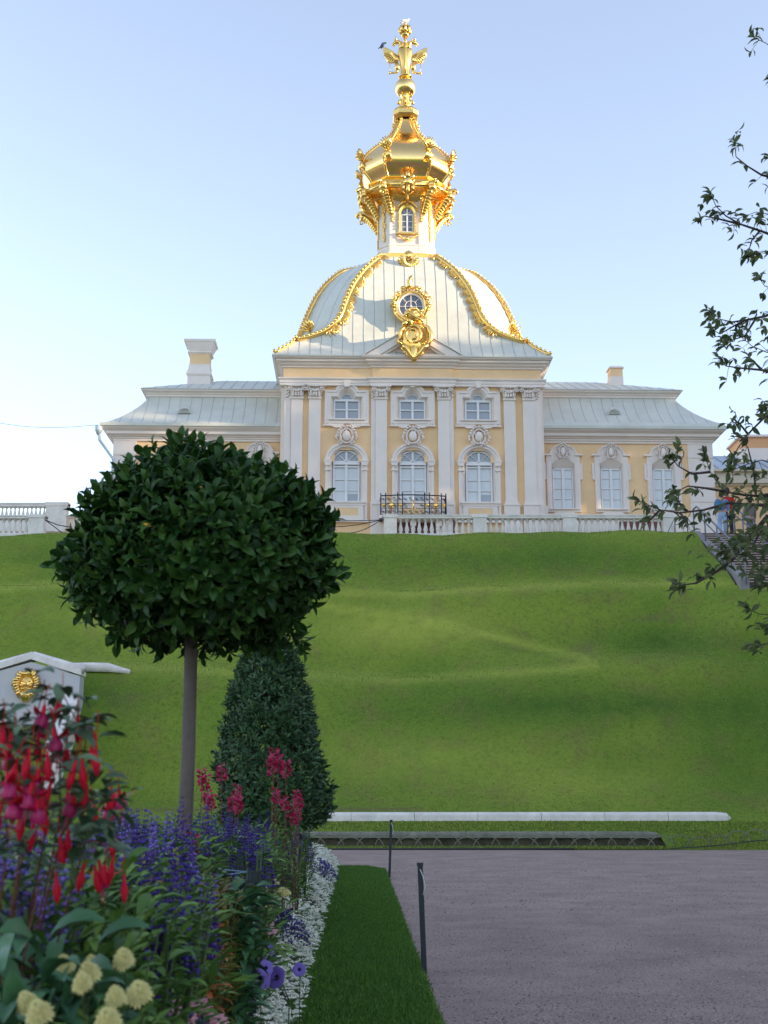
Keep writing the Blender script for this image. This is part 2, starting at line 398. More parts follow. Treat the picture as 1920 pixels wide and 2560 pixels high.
# upper terrace and the far continuation of the bank
tb = MB(); tb.add([(-400,45.9,ZT),(400,45.9,ZT),(400,1200,ZT),(-400,1200,ZT)], [(0,1,2,3)])
for sx in (-1, 1):
    tb.add([(sx*25.9,29.9,0),(sx*400,29.9,0),(sx*400,46,ZT),(sx*25.9,46,ZT)], [(0,1,2,3)])
tag(tb.build('terrace', mat('sandy_court_gravel', (.34,.28,.22), .95, var=.15, vscale=2)), kind='structure')
fb = MB(); xs_f = np.linspace(6.52, 60, 90); fb.rings([[(float(x), y, z) for x in xs_f] for y, z in ((29.42,0.0),(29.9,.16),(30.37,.33))], wrap=False); fb.rings([[(float(x), y, z) for x in np.linspace(-60,-5.1,60)] for y, z in ((29.42,0.0),(29.9,.16),(30.37,.33))], wrap=False)
fb.add([(-5.1,29.42,.012),(6.52,29.42,.012),(6.52,30.3,.03),(-5.1,30.3,.03)], [(0,1,2,3)])
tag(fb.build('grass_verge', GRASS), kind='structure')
# garden path, strip, bed
E0, E1 = -0.0208, 0.44                              # right edge of the grass strip: x = E1 + E0*y
def sr(y): return E1 + E0*y
def sl(y): return -0.33 + E0*y
sheet('garden_path', [(-60,-40),(60,-40),(60,29.4),(-60,29.4)], 0.0, GRAVEL)
b = MB(); ys_ = np.linspace(-2, 21.2, 60); L_ = []; R_ = []
for y in ys_: L_.append((sl(y)-.1, y)); R_.append((sr(y)+.012*sin(y*7)+.008*sin(y*19), y))
arc = [(sr(21.2)-.42+.42*cos(a), 21.2+.9*sin(a)) for a in np.linspace(.2, pi/2, 8)]
loop = R_ + arc + [(sl(22.1)-.1, 22.1)] + L_[::-1]
n = len(loop); b.add([(x,y,0.005) for x,y in loop]+[(x*1.0,y,0.045) for x,y in loop], [tuple(range(n,2*n))]+[(i,(i+1)%n,(i+1)%n+n,i+n) for i in range(n)])
tag(b.build('lawn_strip', LAWN), kind='structure')
def bedz(x, y):
    e = (sl(y)-.02) - x
    return 0.05 + 0.42*min(1, max(0, e/1.3))**0.8 if e > 0 else 0.0
b = MB(); gx = np.linspace(0, 3.2, 14); gy = np.linspace(-2, 22.4, 50)
V = [(sl(y)-.02-e, y, (0.05+0.42*min(1, e/1.3)**.8)*min(1, (22.6-y)/.8) + (.0 if i else -.04)) for y in gy for i, e in enumerate(gx)]
m_ = len(gx); b.add(V, [(j*m_+i, (j+1)*m_+i, (j+1)*m_+i+1, j*m_+i+1) for j in range(len(gy)-1) for i in range(m_-1)])
tag(b.build('flower_bed', SOIL), kind='structure')

# ================================================================== THE PAVILION
HD = 5.63
PAV = empty('palace_pavilion', (OX, OY, ZT), 'yellow and white baroque pavilion with a gilded onion cupola on a pale domed roof', 'palace', rz=YAW)
def zf(row, ly=0.0): return Lc(1032, row, ly)[1] - ZT
def xf(px, row=1100, ly=0.0): return Lc(px, row, ly)[0]
def LP(px, row, ly): x, z = Lc(px, row, ly); return (x, z-ZT)
Z_BASE = 0.0
# --- wall with holes
def wall(mb, x0, x1, z0, z1, holes, y):
    xs = sorted(set([x0,x1]+[h[0] for h in holes]+[h[1] for h in holes])); zs = sorted(set([z0,z1]+[h[2] for h in holes]+[h[3] for h in holes]))
    for a, c in zip(xs[:-1], xs[1:]):
        for d, e in zip(zs[:-1], zs[1:]):
            mx, mz = (a+c)/2, (d+e)/2
            if any(h[0] < mx < h[1] and h[2] < mz < h[3] for h in holes): continue
            mb.add([(a,y,d),(c,y,d),(c,y,e),(a,y,e)], [(0,1,2,3)])
def outline(cx, hw, z0, zs, ha, zt, y, n=14):
    pts = [(cx-hw,y,z0),(cx-hw,y,zs)]
    for i in range(n+1):
        a = pi - pi*i/n; pts.append((cx+ha*cos(a), y, zs+(zt-zs)*sin(a)))
    pts += [(cx+hw,y,zs),(cx+hw,y,z0)]
    return pts
DX = 2.883
wx = [-DX, 0.0, DX]
HUP = (zf(1050), zf(975)); HLO = (zf(1258), zf(1110))
mb = MB(); holes = []
for c in wx: holes += [(c-.64, c+.64, HUP[0], zf(994)), (c-.36, c+.36, zf(994), zf(977)), (c-.66, c+.66, HLO[0], zf(1156)), (c-.5, c+.5, zf(1156), zf(1126))]
ztop = zf(908)
wall(mb, -HD, HD, 0.0, ztop, holes, 0.0)
mb.add([(-HD,0,0),(-HD,2*HD,0),(-HD,2*HD,ztop),(-HD,0,ztop)], [(0,3,2,1)]); mb.add([(HD,0,0),(HD,2*HD,0),(HD,2*HD,ztop),(HD,0,ztop)], [(0,1,2,3)])
mb.add([(-HD,2*HD,0),(HD,2*HD,0),(HD,2*HD,ztop),(-HD,2*HD,ztop)], [(0,3,2,1)])
mb.mould([(.045, zf(950)), (.045, zf(922))], [(-HD,2*HD),(-HD,0),(-1.72,0),(-1.72,-.10),(1.72,-.10),(1.72,0),(HD,0),(HD,2*HD)])
mb.build('wall', YELLOW, PAV)
JOG = [(-HD,2*HD),(-HD,0),(-1.72,0),(-1.72,-.10),(1.72,-.10),(1.72,0),(HD,0),(HD,2*HD)]
# architrave & cornice
mb = MB(); z0, z1 = zf(967), zf(950)
mb.mould([(0,z0-.02),(.17,z0-.02),(.17,z0+.09),(.20,z0+.10),(.20,z0+.2),(.27,z1-.05),(.27,z1),(.03,z1+.01)], JOG)
mb.build('architrave', WHITE, PAV)
mb = MB(); za, zb, zc = zf(924), zf(909,-.3), zf(889,-.5)
mb.mould([(.04,za),(.12,za+.03),(.12,za+.08),(.20,za+.12),(.24,zb-.02),(.24,zb+.02),(.36,zb+.07),(.36,zb+.17),(.42,zb+.19),(.45,zc-.12),(.50,zc-.06),(.52,zc)], JOG)
mb.build('cornice', WHITE, PAV)
# --- pilasters with capitals
def capital(mb, x0, x1, y, z0, z1, side=0):
    w = x1-x0; cx = (x0+x1)/2; h = z1-z0
    mb.sm = False
    mb.prism([(x0-.03,z0),(x1+.03,z0),(x1+.05,z0+.06),(x1+.02,z0+.09),(x0-.02,z0+.09),(x0-.05,z0+.06)], y-.05, y+.02)
    mb.prism([(x0,z0+.08),(x1,z0+.08),(x1+.08,z1-.1),(x0-.08,z1-.1)], y-.03, y+.05)
    mb.prism([(x0-.20,z1-.09),(x0-.20,z1-.02),(cx,z1-.05),(x1+.20,z1-.02),(x1+.20,z1-.09),(cx,z1-.12)][::-1], y-.20, y+.04)
    mb.sm = True
    for s in (-1,1):
        vx = cx+s*(w/2+.07); mb.spiral((vx, y-.13, z1-.20), .115, 1.5, pi/2, s, .035, nn=5); mb.ell((vx,y-.16,z1-.20),(.03,.05,.03),6,4)
    rr = random.Random(int(cx*100))
    for k in range(16):
        a = (k+.5)/16; mb.ell((x0+.03+(w-.06)*((a*4)%1), y-.09-.03*rr.random(), z0+.16+.075*int(a*4)), (.055,.05,.065), 6, 4)
    mb.tube([(cx-w*.35,y-.13,z1-.22),(cx-.1*w,y-.16,z1-.33),(cx+.1*w,y-.16,z1-.33),(cx+w*.35,y-.13,z1-.22)], .035, 5)
    mb.ell((cx,y-.16,z1-.08),(.07,.06,.07),7,5); mb.sm = False
def pilaster(x0, x1, y=-.16, pedx=0.06, back=0.0):
    mb = MB(); zt = zf(1002); zb = zf(1262)
    t = .985
    mb.box(x0, x1, y, back+.0, zb+.22, zt)
    mb.prism([(x0-.05,zb),(x1+.05,zb),(x1+.05,zb+.07),(x1+.02,zb+.13),(x1,zb+.22),(x0,zb+.22),(x0-.02,zb+.13),(x0-.05,zb+.07)], y-.05, back)
    mb.box(x0-pedx-.02, x1+pedx+.02, y-.09, back, 0, zb-.06); mb.box(x0-pedx-.05, x1+pedx+.05, y-.12, back, zb-.06, zb)
    o = mb.build('pilaster', WHITE, PAV)
    c = MB(); capital(c, x0, x1, y, zt, zf(967)-.0); c.build('capital', WHITE, o)
    return o
for a, c_ in ((727,756),(771.5,801),(938,967),(1095,1124),(1260,1289),(1308,1337)):
    pilaster(xf(a), xf(c_))
for a, c_ in ((709,726),(927.5,937.5),(1124.5,1134),(1337.5,1353)):
    mb = MB(); x0, x1 = xf(a), xf(c_); mb.box(x0, x1, -.09, 0, zf(1262)+.1, zf(968)); mb.box(x0-.03, x1+.03, -.14, 0, 0, zf(1262)+.1)
    mb.sm = True
    for k in range(6): mb.ell(((x0+x1)/2+.04*(k%2*2-1), -.13, zf(1002)+.12+.07*k), (.06,.05,.05), 6, 4)
    mb.build('pilaster_strip', WHITE, PAV)
# side pilasters on the right and left returns
for s in (-1,1):
    x = s*HD
    for y0 in (.1, 9.9):
        mb = MB(); mb.box(min(x,x+s*.13), max(x,x+s*.13), y0, y0+.55, 0, zf(968)); mb.box(min(x,x+s*.2), max(x,x+s*.2), y0-.05, y0+.6, 0, zf(1262))
        mb.build('side_pilaster', WHITE, PAV)
# --- windows
def relief(mb, cx, cz, y, w, h, seed=0, gold=False):      # a carved cartouche: oval boss, scrolls, leaves
    r = random.Random(seed); mb.sm = True
    mb.ell((cx,y-.07,cz), (w*.20,.09,h*.26), 10, 6)
    pts = [(cx+w*.30*cos(a), y-.08, cz+h*.36*sin(a)) for a in np.linspace(0, 2*pi, 17)]
    mb.tube(pts, w*.045, 5)
    for s in (-1,1):
        mb.spiral((cx+s*w*.36, y-.07, cz+h*.18), w*.13, 1.3, pi/2, s, w*.045)
        mb.spiral((cx+s*w*.30, y-.07, cz-h*.30), w*.12, 1.3, -pi/2, -s, w*.04)
        mb.tube([(cx+s*w*.42,y-.06,cz+h*.1),(cx+s*w*.5,y-.07,cz-h*.05),(cx+s*w*.40,y-.06,cz-h*.22)], [w*.05,w*.06,w*.03], 5)
    for k in range(9):
        a = pi*(k+.5)/9; mb.ell((cx+w*.42*cos(a), y-.09-.03*r.random(), cz+h*.42*sin(a)+h*.06), (w*.07,.06,h*.06), 6, 4)
    for k in range(14):
        mb.ell((cx+w*(r.random()-.5)*.9, y-.05-.03*r.random(), cz+h*(r.random()-.55)*.8), (w*.055,.05,h*.05), 6, 4)
    mb.sm = False
def upper_window(cx):
    zb, zs, zt = zf(1061), zf(979), zf(962)
    mb = MB()
    rr = [outline(cx,.965,zb,zs,.50,zt,.0), outline(cx,.965,zb,zs,.50,zt,-.13), outline(cx,.87,zb+.12,zs-.09,.44,zt-.09,-.13),
          outline(cx,.84,zb+.14,zs-.11,.42,zt-.11,-.09), outline(cx,.70,zb+.22,zf(994),.38,zt-.19,-.09), outline(cx,.56,zf(1049),zf(1000),.25,zf(984.5),.20)]
    mb.rings(rr)
    # apron with scallops and drops
    za = zb
    ap = [(cx-.93,za+.01)]; n = 24
    for i in range(n+1):
        t = -1+2*i/n; x = cx+t*.78
        dz = .02+.17*max(0, sin((1-abs(t))*pi*1.15))*(1 if abs(t) > .12 else .45)
        ap.append((x, za-dz))
    ap += [(cx+.93,za+.01),(cx+.8,za+.06),(cx-.8,za+.06)]
    mb.prism(ap, -.10, 0)
    for s in (-1,1):
        mb.box(cx+s*.82-.19, cx+s*.82+.19, -.16, 0, za-.13, za-.07)
        for k in (-1,0,1): mb.taper(cx+s*.82+k*.10, -.08, za-.07, za+.0, .045,.06,.02,.05)
    mb.box(cx-.80, cx+.80, -.20, 0, zf(1053.5), zf(1050.5))
    mb.prism([(cx-.11,zt-.18),(cx+.11,zt-.18),(cx+.15,zf(951)),(cx-.15,zf(951))], -.22, 0)
    w = mb.build('window', WHITE, PAV)
    f = MB(); zr, z1 = zf(1048), zf(1000.5); y0, y1 = .10, .16; hw = .56
    f.box(cx-hw-.02, cx-hw+.055, y0, y1, zr, z1); f.box(cx+hw-.055, cx+hw+.02, y0, y1, zr, z1); f.box(cx-.05, cx+.05, y0-.02, y1, zr, z1)
    f.box(cx-hw, cx+hw, y0, y1, zr-.02, zr+.05); f.box(cx-hw, cx+hw, y0-.01, y1, z1-.05, z1+.05)
    zm = zf(1024); f.box(cx-hw, cx+hw, y0+.01, y1, zm-.025, zm+.03)
    f.rings([outline(cx,.27,z1,z1+.01,.27,zf(984),y0+.01), outline(cx,.225,z1+.04,z1+.05,.225,zf(986),y0+.01), outline(cx,.225,z1+.04,z1+.05,.225,zf(986),y1)])
    f.build('window_frame', SASH, w)
    p = MB(); p.box(cx-hw, cx+hw, .17, .19, zr, z1); p.prism([(q[0],q[2]) for q in outline(cx,.25,z1,z1+.01,.25,zf(984.5),0)], .17, .19)
    p.build('pane', GLASSM, w)
def lower_window(cx, seed):
    zs = zf(1156); zt = zf(1108); zb = zf(1302)
    mb = MB()
    rr = [outline(cx,.905,zb,zs,.935,zt,0,20), outline(cx,.905,zb,zs,.935,zt,-.16,20), outline(cx,.80,zb,zs,.84,zt-.10,-.16,20),
          outline(cx,.78,zb,zs,.80,zt-.13,-.11,20), outline(cx,.70,zf(1262),zs,.72,zt-.20,-.11,20), outline(cx,.58,zf(1257),zs+.02,.56,zf(1126),.20,20)]
    mb.rings(rr)
    for s in (-1,1):
        x = cx+s*.80
        mb.box(x-.17, x+.17, -.24, 0, zs-.02, zs+.05); mb.prism([(x-.11,zs-.20),(x+.11,zs-.20),(x+.17,zs-.02),(x-.17,zs-.02)], -.22, 0)
        mb.box(x-.14, x+.14, -.20, 0, zs-.42, zs-.36)
    zsil = zf(1260)
    mb.box(cx-.86, cx+.86, -.27, .1, zsil-.02, zsil+.06); mb.box(cx-.80, cx+.80, -.22, 0, zsil-.12, zsil-.02)
    mb.box(cx-.74, cx-.52, -.205, 0, zb, zsil-.12); mb.box(cx+.52, cx+.74, -.205, 0, zb, zsil-.12)
    mb.box(cx-.52, cx+.52, -.20, 0, zf(1273), zsil-.12); mb.box(cx-.52, cx+.52, -.20, 0, zb, zf(1292))
    mb.box(cx-.98, cx+.98, -.22, 0, zb-.10, zb)
    w = mb.build('window', WHITE, PAV)
    c = MB(); c.box(cx-.519, cx+.519, -.185, -.12, zf(1292), zf(1273)); c.build('apron_panel', YELLOW, w)
    c = MB(); relief(c, cx, zf(1094), -.14, .92, .92, seed); c.box(cx-.40, cx+.40, -.24, -.02, zf(1073.5), zf(1071.5)); c.build('cartouche', WHITE, w)
    f = MB(); hw = .56; zr, z1 = zf(1256.5), zf(1157.5); y0, y1 = .09, .15
    f.box(cx-hw-.02, cx-hw+.055, y0, y1, zr, z1); f.box(cx+hw-.055, cx+hw+.02, y0, y1, zr, z1); f.box(cx-.055, cx+.055, y0-.03, y1, zr, z1)
    f.box(cx-hw, cx+hw, y0, y1, zr, zr+.06)
    f.box(cx-hw-.02, cx+hw+.02, y0-.06, y1, zf(1162), zf(1156)); f.box(cx-hw, cx+hw, y0-.01, y1, zf(1168.5), zf(1165))
    for rw in (1198.5, 1225): f.box(cx-hw, cx+hw, y0+.02, y1, zf(rw)-.022, zf(rw)+.022)
    zc = zf(1156)+.02; ra = .56; rz = zf(1126)-zc
    f.rings([outline(cx,ra+.01,zc,zc+.01,ra+.01,zc+rz+.02,y0), outline(cx,ra-.05,zc+.05,zc+.06,ra-.05,zc+rz-.05,y0), outline(cx,ra-.05,zc+.05,zc+.06,ra-.05,zc+rz-.05,y1)])
    f.box(cx-.045, cx+.045, y0, y1, zc, zc+rz)
    for s in (-1,1):
        f.tube([(cx+s*.02,y0+.03,zc+.03),(cx+s*ra*.66,y0+.03,zc+rz*.68)], .022, 4)
    f.build('window_frame', SASH, w)
    p = MB(); p.box(cx-hw, cx+hw, .16, .18, zr, z1); p.build('pane', GLASS, w)
    p = MB(); p.box(cx+.06, cx+hw-.06, .150, .158, zr+.06, zf(1234)); p.build('open_vent_pane', GLASSM, w)
    p = MB(); p.prism([(q[0],q[2]) for q in outline(cx,ra,zc,zc+.01,ra,zc+rz,0,18)], .16, .18); p.build('arched_pane', GLASSM, w)
for i, c in enumerate(wx): upper_window(c); lower_window(c, i+3)
# plinth of the central block, dark timber hatch below the balcony
mb = MB(); mb.box(-HD-.06, HD+.06, -.2, .0, 0, .42); mb.build('plinth', WHITE, PAV)
mb = MB()
for k in range(9): mb.box(-1.3+k*.36, -.99+k*.36, -.235, -.2, .05, zf(1304))
mb.box(-1.36, 1.9, -.26, -.19, zf(1304), zf(1300)); mb.build('basement_hatch', BROWN, PAV)

# --- main roof: a square dome whose corners open into leaf-shaped facets
DT = [(20.00,6.16,0),(20.25,5.86,0),(20.5,5.60,0),(20.8,5.33,0),(21.0,5.20,.10),(21.25,5.12,.75),(21.5,5.07,1.25),(21.8,5.04,1.55),(22.1,4.98,1.74),(22.5,4.88,1.80),(23,4.73,1.78),(23.5,4.56,1.77),(24,4.38,1.77),(24.5,4.15,1.78),(25,3.88,1.80),(25.5,3.54,1.82),(26,3.14,1.80),(26.25,2.50,1.40),(26.48,1.80,.86)]
dz_ = [a-ZT for a,_,_ in DT]; dw_ = [a for _,a,_ in DT]; dc_ = [a for _,_,a in DT]
def dome_w(z): return interp(z, dz_, dw_)
def dome_c(z): return interp(z, dz_, dc_)
mb = MB(); mb.sm = False
ringsD = []
for z, w, c in zip(dz_, dw_, dc_):
    c = max(c, .002); q = []
    for k in range(4):
        a = k*pi/2
        for (x, y) in ((-(w-c), -w), ((w-c), -w)):
            q.append((x*cos(a)-y*sin(a), HD+x*sin(a)+y*cos(a), z))
    ringsD.append(q)
mb.rings(ringsD, cap1=True)
mb.add([(-6.16,HD-6.16,dz_[0]-.06),(6.16,HD-6.16,dz_[0]-.06),(6.16,HD+6.16,dz_[0]-.06),(-6.16,HD+6.16,dz_[0]-.06),(-6.16,HD-6.16,dz_[0]),(6.16,HD-6.16,dz_[0]),(6.16,HD+6.16,dz_[0]),(-6.16,HD+6.16,dz_[0])],
       [(0,1,5,4),(1,2,6,5),(2,3,7,6),(3,0,4,7),(0,3,2,1)])
mb.mi = 1
def rot4(k, x, y): a = k*pi/2; return (x*cos(a)-y*sin(a), HD+x*sin(a)+y*cos(a))
for k in range(4):
    for i in range(-12, 13):
        x = (i+.5)*.475; pts = []
        for z in np.linspace(dz_[0], dz_[-1], 40):
            w, c = dome_w(z), dome_c(z)
            if abs(x) <= w-c+.02: X_, Y_ = rot4(k, x, -w-.004); pts.append((X_, Y_, z+.004))
        if len(pts) > 1: mb.tube(pts, .012, 4)
    for t in (.33, .67):
        pts = []
        for z in np.linspace(21.2-ZT, 26.4-ZT, 30):
            w, c = dome_w(z), dome_c(z); X_, Y_ = rot4(k, (w-c)+c*t, -w+c*t); pts.append((X_, Y_, z))
        mb.tube(pts, .012, 4)
roof = mb.build('dome_roof', [COPPER, SEAM], PAV)
# gilded ridges: stem, beads and feathered acanthus sprays
def ridge_pt(k, s, z):
    w, c = dome_w(z), dome_c(z)
    x, y = (w-c, -w) if s > 0 else (w, -(w-c))
    X_, Y_ = rot4(k, x, y); return Vector((X_, Y_, z))
def spray(mb, p, d, side, out, size, n=6):         # fan of curved feathers; d along ridge, side across it
    for i in range(n):
        t = i/(n-1); a = 0.35 + 1.0*t; ln = size*(.65+.35*sin(pi*t))
        dirv = (side*sin(a) - d*cos(a)*.8).normalized()
        q = p + d*(size*.25*(t-.5))
        pts = [q, q+dirv*ln*.5+out*.05, q+dirv*ln+out*.01-d*ln*.10]
        mb.tube([tuple(v) for v in pts], [size*.07, size*.085, size*.02], 5)
for k in range(4):
    mb = MB(); mb.sm = True
    low = [Vector((*rot4(k, dome_w(z), -dome_w(z)), z)) for z in np.linspace(dz_[0]+.08, 21.05-ZT, 7)]
    mb.tube([tuple(p+Vector((0,0,.03))) for p in low], .07, 6)
    for p in low: mb.ell(tuple(p+Vector((0,0,.12))), .085, 7, 5)
    for s in (1, -1):
        zs_ = np.concatenate([np.linspace(21.02, 22.2, 9), np.linspace(22.5, 26.45, 20)])-ZT
        P = [ridge_pt(k, s, z) for z in zs_]
        ctr = Vector((0, HD, 0))
        mb.tube([tuple(p + (p-Vector((0,HD,p.z-.6))).normalized()*.05) for p in P], .115, 7)
        # resample for beads
        acc = 0; dist = 0
        for a, c in zip(P[:-1], P[1:]):
            seg = (c-a); L0 = seg.length; d = seg.normalized(); out = Vector(((a.x), (a.y-HD), 1.5)).normalized()
            nb = max(1, int(round(L0/.23)))
            for j in range(nb):
                p = a.lerp(c, (j+.5)/nb); mb.ell(tuple(p+out*.17), .068, 7, 5)
                mb.tube([tuple(p+out*.05), tuple(p+out*.14)], .03, 4)
            dist += L0
            while dist > acc + .42:
                acc += .42; p = c
                # side across the ridge, toward the big face (positive) or the corner facet
                if s > 0: face = Vector((*[u-v for u, v in zip(rot4(k, -1, 0), rot4(k, 0, 0))], 0))
                else: face = Vector((*[u-v for u, v in zip(rot4(k, 0, 1), rot4(k, 0, 0))], 0))
                if c.z > 21.6-ZT and c.z < 26.2-ZT:
                    spray(mb, p+out*.02, d, face, out, .50, 7)
                    spray(mb, p+out*.02, d, -face*.6 + Vector((0,0,-.1)), out, .40, 5)
    # corner finial where the two ridges meet
    mb.sm = True
    c0 = ridge_pt(k, 1, 21.2-ZT); X_, Y_ = rot4(k, dome_w(21.6-ZT)-.5, -(dome_w(21.6-ZT)-.5)); cc = Vector((X_, Y_, 21.65-ZT))
    o2 = Vector((X_, Y_-HD, 0)).normalized()
    for i in range(7):
        a = -1.2+2.4*i/6; sdv = Vector((-o2.y, o2.x, 0))
        mb.tube([tuple(cc), tuple(cc+o2*.15+sdv*.35*sin(a)+Vector((0,0,.35*cos(a)))), tuple(cc+o2*.3+sdv*.5*sin(a)+Vector((0,0,.55*cos(a))))], [.06,.07,.02], 5)
    mb.build('gilded_ridge', GOLD, roof)
# --- pediment
mb = MB(); yF = -.52
pl, pr = Lc(912,888,yF)[0], Lc(1153,888,yF)[0]; pc = (pl+pr)/2; zb = zf(888.5,yF); hz_ = zf(816,yF)-zb; hwp = (pr-pl)/2
def tri(i, hsc): return [(pc-hwp+i, zb), (pc, zb+hz_-hsc), (pc+hwp-i, zb)]
T0, T1 = tri(0,0), tri(.62,.36); T2 = tri(.80,.46)
mb.rings([[(x,yF,z) for x,z in T0], [(x,yF,z) for x,z in T1], [(x,yF+.10,z) for x,z in T1], [(x,yF+.10,z) for x,z in T2], [(x,yF+.30,z) for x,z in T2]])
mb.add([(x,yF+.30,z) for x,z in T2], [(0,1,2)])
ped = mb.build('pediment', WHITE, PAV)
mb = MB(); mb.prism([(pc-hwp-.05,zb),(pc,zb+hz_+.0),(pc+hwp+.05,zb),(pc+hwp+.05,zb+.05),(pc,zb+hz_+.06),(pc-hwp-.05,zb+.05)][::-1], yF-.05, 3.0); mb.build('pediment_roof', COPPER, PAV)
# --- round lucarne with gilded surround
ly = .35; cx, cz = LP(1027.3, 765.7, ly); r = .53
mb = MB(); mb.sm = True
def ringpts(cx, cz, r, y, n=28, ez=1.06): return [(cx+r*cos(2*pi*i/n), y, cz+r*ez*sin(2*pi*i/n)) for i in range(n)]
mb.rings([ringpts(cx,cz,.74,ly+1.6), ringpts(cx,cz,.74,ly+.02), ringpts(cx,cz,.66,ly-.08), ringpts(cx,cz,.60,ly-.02), ringpts(cx,cz,.57,ly+.12)])
for i in range(22):
    a = -.6+ (pi+1.2)*i/21; rr_ = .78; mb.ell((cx+rr_*cos(a), ly-.02, cz+rr_*1.08*sin(a)), (.075,.08,.07), 6, 4)
for s in (-1,1):
    mb.box(min(cx+s*.66,cx+s*.92), max(cx+s*.66,cx+s*.92), ly-.1, ly+.3, cz+.06, cz+.17); mb.box(min(cx+s*.66,cx+s*.86), max(cx+s*.66,cx+s*.86), ly-.05, ly+.25, cz-.06, cz+.06)
    mb.tube([(cx+s*.78,ly,cz-.06),(cx+s*.72,ly-.02,cz-.35),(cx+s*.60,ly-.03,cz-.55),(cx+s*.38,ly-.04,cz-.72),(cx+s*.30,ly-.04,cz-.95)], [.06,.07,.07,.06,.05], 6)
    for (ax, az, rd) in ((.62,.58,.13),(.80,.36,.11),(.36,.80,.12)): mb.spiral((cx+s*ax,ly-.05,cz+az), rd, 1.2, 0, s, .04)
    for k in range(5):
        a = .25+.25*k; mb.tube([(cx+s*.74*cos(a),ly,cz+.78*sin(a)),(cx+s*.92*cos(a+.1),ly-.08,cz+.96*sin(a+.1))], [.06,.02], 5)
mb.tube([(cx-.14,ly-.05,cz+.80),(cx-.05,ly-.1,cz+.98),(cx-.07,ly-.12,cz+1.18),(cx+.0,ly-.12,cz+1.32),(cx+.06,ly-.1,cz+1.38)], [.14,.12,.10,.10,.05], 8)
mb.ell((cx+.03,ly-.12,cz+1.32),(.10,.10,.12),8,6); mb.ell((cx+.24,ly-.05,cz+.88),(.20,.08,.08),8,5); mb.ell((cx-.34,ly-.02,cz+.88),(.14,.06,.09),8,5)
luc = mb.build('lucarne', GOLD, PAV)
mb = MB(); mb.sm = False
mb.rings([ringpts(cx,cz,.60,ly-.0), ringpts(cx,cz,.55,ly-.02), ringpts(cx,cz,.52,ly+.04)])
for a in (0, pi/4, pi/2, 3*pi/4, pi): mb.tube([(cx+(.25 if a not in (pi/2,0,pi) else 0)*cos(a),ly+.03,cz+(.26 if a not in (pi/2,0,pi) else 0)*sin(a)),(cx+.54*cos(a),ly+.03,cz+.57*sin(a))], .014, 4)
mb.tube([(cx+.26*cos(a),ly+.03,cz+.27*sin(a)) for a in np.linspace(0,2*pi,25)], .014, 4); mb.ell((cx,ly+.02,cz),.05,8,5)
mb.build('window_frame', SASH, luc)
mb = MB(); mb.prism([(p[0],p[2]) for p in ringpts(cx,cz,.56,0)], ly+.08, ly+.10); mb.build('pane', GLASSD, luc)
# --- gilded shield over the pediment
ly = -.62
def shp(u, v): return LP(960+u*.10853, 680+v*.10853, ly)     # from the enlarged view of the shield
mb = MB(); mb.sm = True
sx, sz = shp(720,1480)
mb.ell((sx,ly+.02,sz),(.66,.16,.78),20,12)
def st(pts, r, y=-.12, nn=6):
    P = [(*[shp(*p)[0]], ly+y, shp(*p)[1]) for p in pts]; mb.tube(P, r, nn)
st([(880,1230),(1000,1290),(1070,1420),(1080,1550),(1040,1650),(1010,1740)], [.05,.09,.11,.11,.09,.05])
st([(480,1290),(400,1350),(360,1450),(380,1560),(330,1560),(320,1640),(420,1690)], [.08,.10,.11,.09,.08,.07,.05])
st([(600,1280),(700,1260),(810,1330),(850,1450),(830,1570),(760,1640),(660,1640)], .055, -.17)
st([(580,1330),(500,1450),(530,1580),(620,1660)], .05, -.16)
st([(620,1340),(720,1360),(760,1460),(720,1560),(640,1570)], .05, -.2)
for (u, v, a) in ((470,1780,1),(860,1780,-1),(580,1900,1),(830,1880,-1)):
    p = shp(u, v); mb.spiral((p[0],ly-.08,p[1]), .14, 1.3, pi/2, a, .05)
st([(430,1700),(500,1760),(560,1850),(620,1950),(680,2010)], [.10,.11,.10,.08,.05])
st([(1010,1700),(900,1760),(840,1850),(760,1950),(700,2010)], [.10,.11,.10,.08,.05])
p = shp(690,1880); mb.ell((p[0],ly-.05,p[1]),(.20,.10,.42),10,8)
p = shp(690,2000); mb.ell((p[0],ly-.05,p[1]),(.09,.07,.10),8,6)
for i in range(12):                                    # shell flutes on the right
    a = -.9+2.0*i/11; c0 = shp(720,1480)
    mb.tube([(c0[0]+.30*cos(a),ly-.14,c0[1]+.34*sin(a)),(c0[0]+.54*cos(a),ly-.14,c0[1]+.62*sin(a))], [.022,.032], 4)
# helmet-like crown on top
p = shp(690,1010); mb.ell((p[0],ly-.02,p[1]),(.40,.22,.36),14,9)
for i in range(13):
    t = i/12; u = 470+400*t; v = 1010-150*sin(pi*t)+random.Random(i).random()*30; q = shp(u, v); mb.ell((q[0],ly-.16,q[1]),(.075,.08,.085),6,5)
for i in range(16):
    rr_ = random.Random(i+50); q = shp(470+420*rr_.random(), 900+260*rr_.random()); mb.ell((q[0],ly-.20,q[1]),(.07,.06,.05),6,4)
st([(450,1060),(560,980),(680,1060),(800,1120),(900,1180)], [.06,.07,.07,.07,.06], -.22)
st([(500,1130),(470,1230),(430,1270)], [.12,.13,.07], -.12); st([(560,1150),(620,1180),(560,1260)], [.14,.13,.06], -.12)
mb.build('gilded_shield', GOLD, PAV)
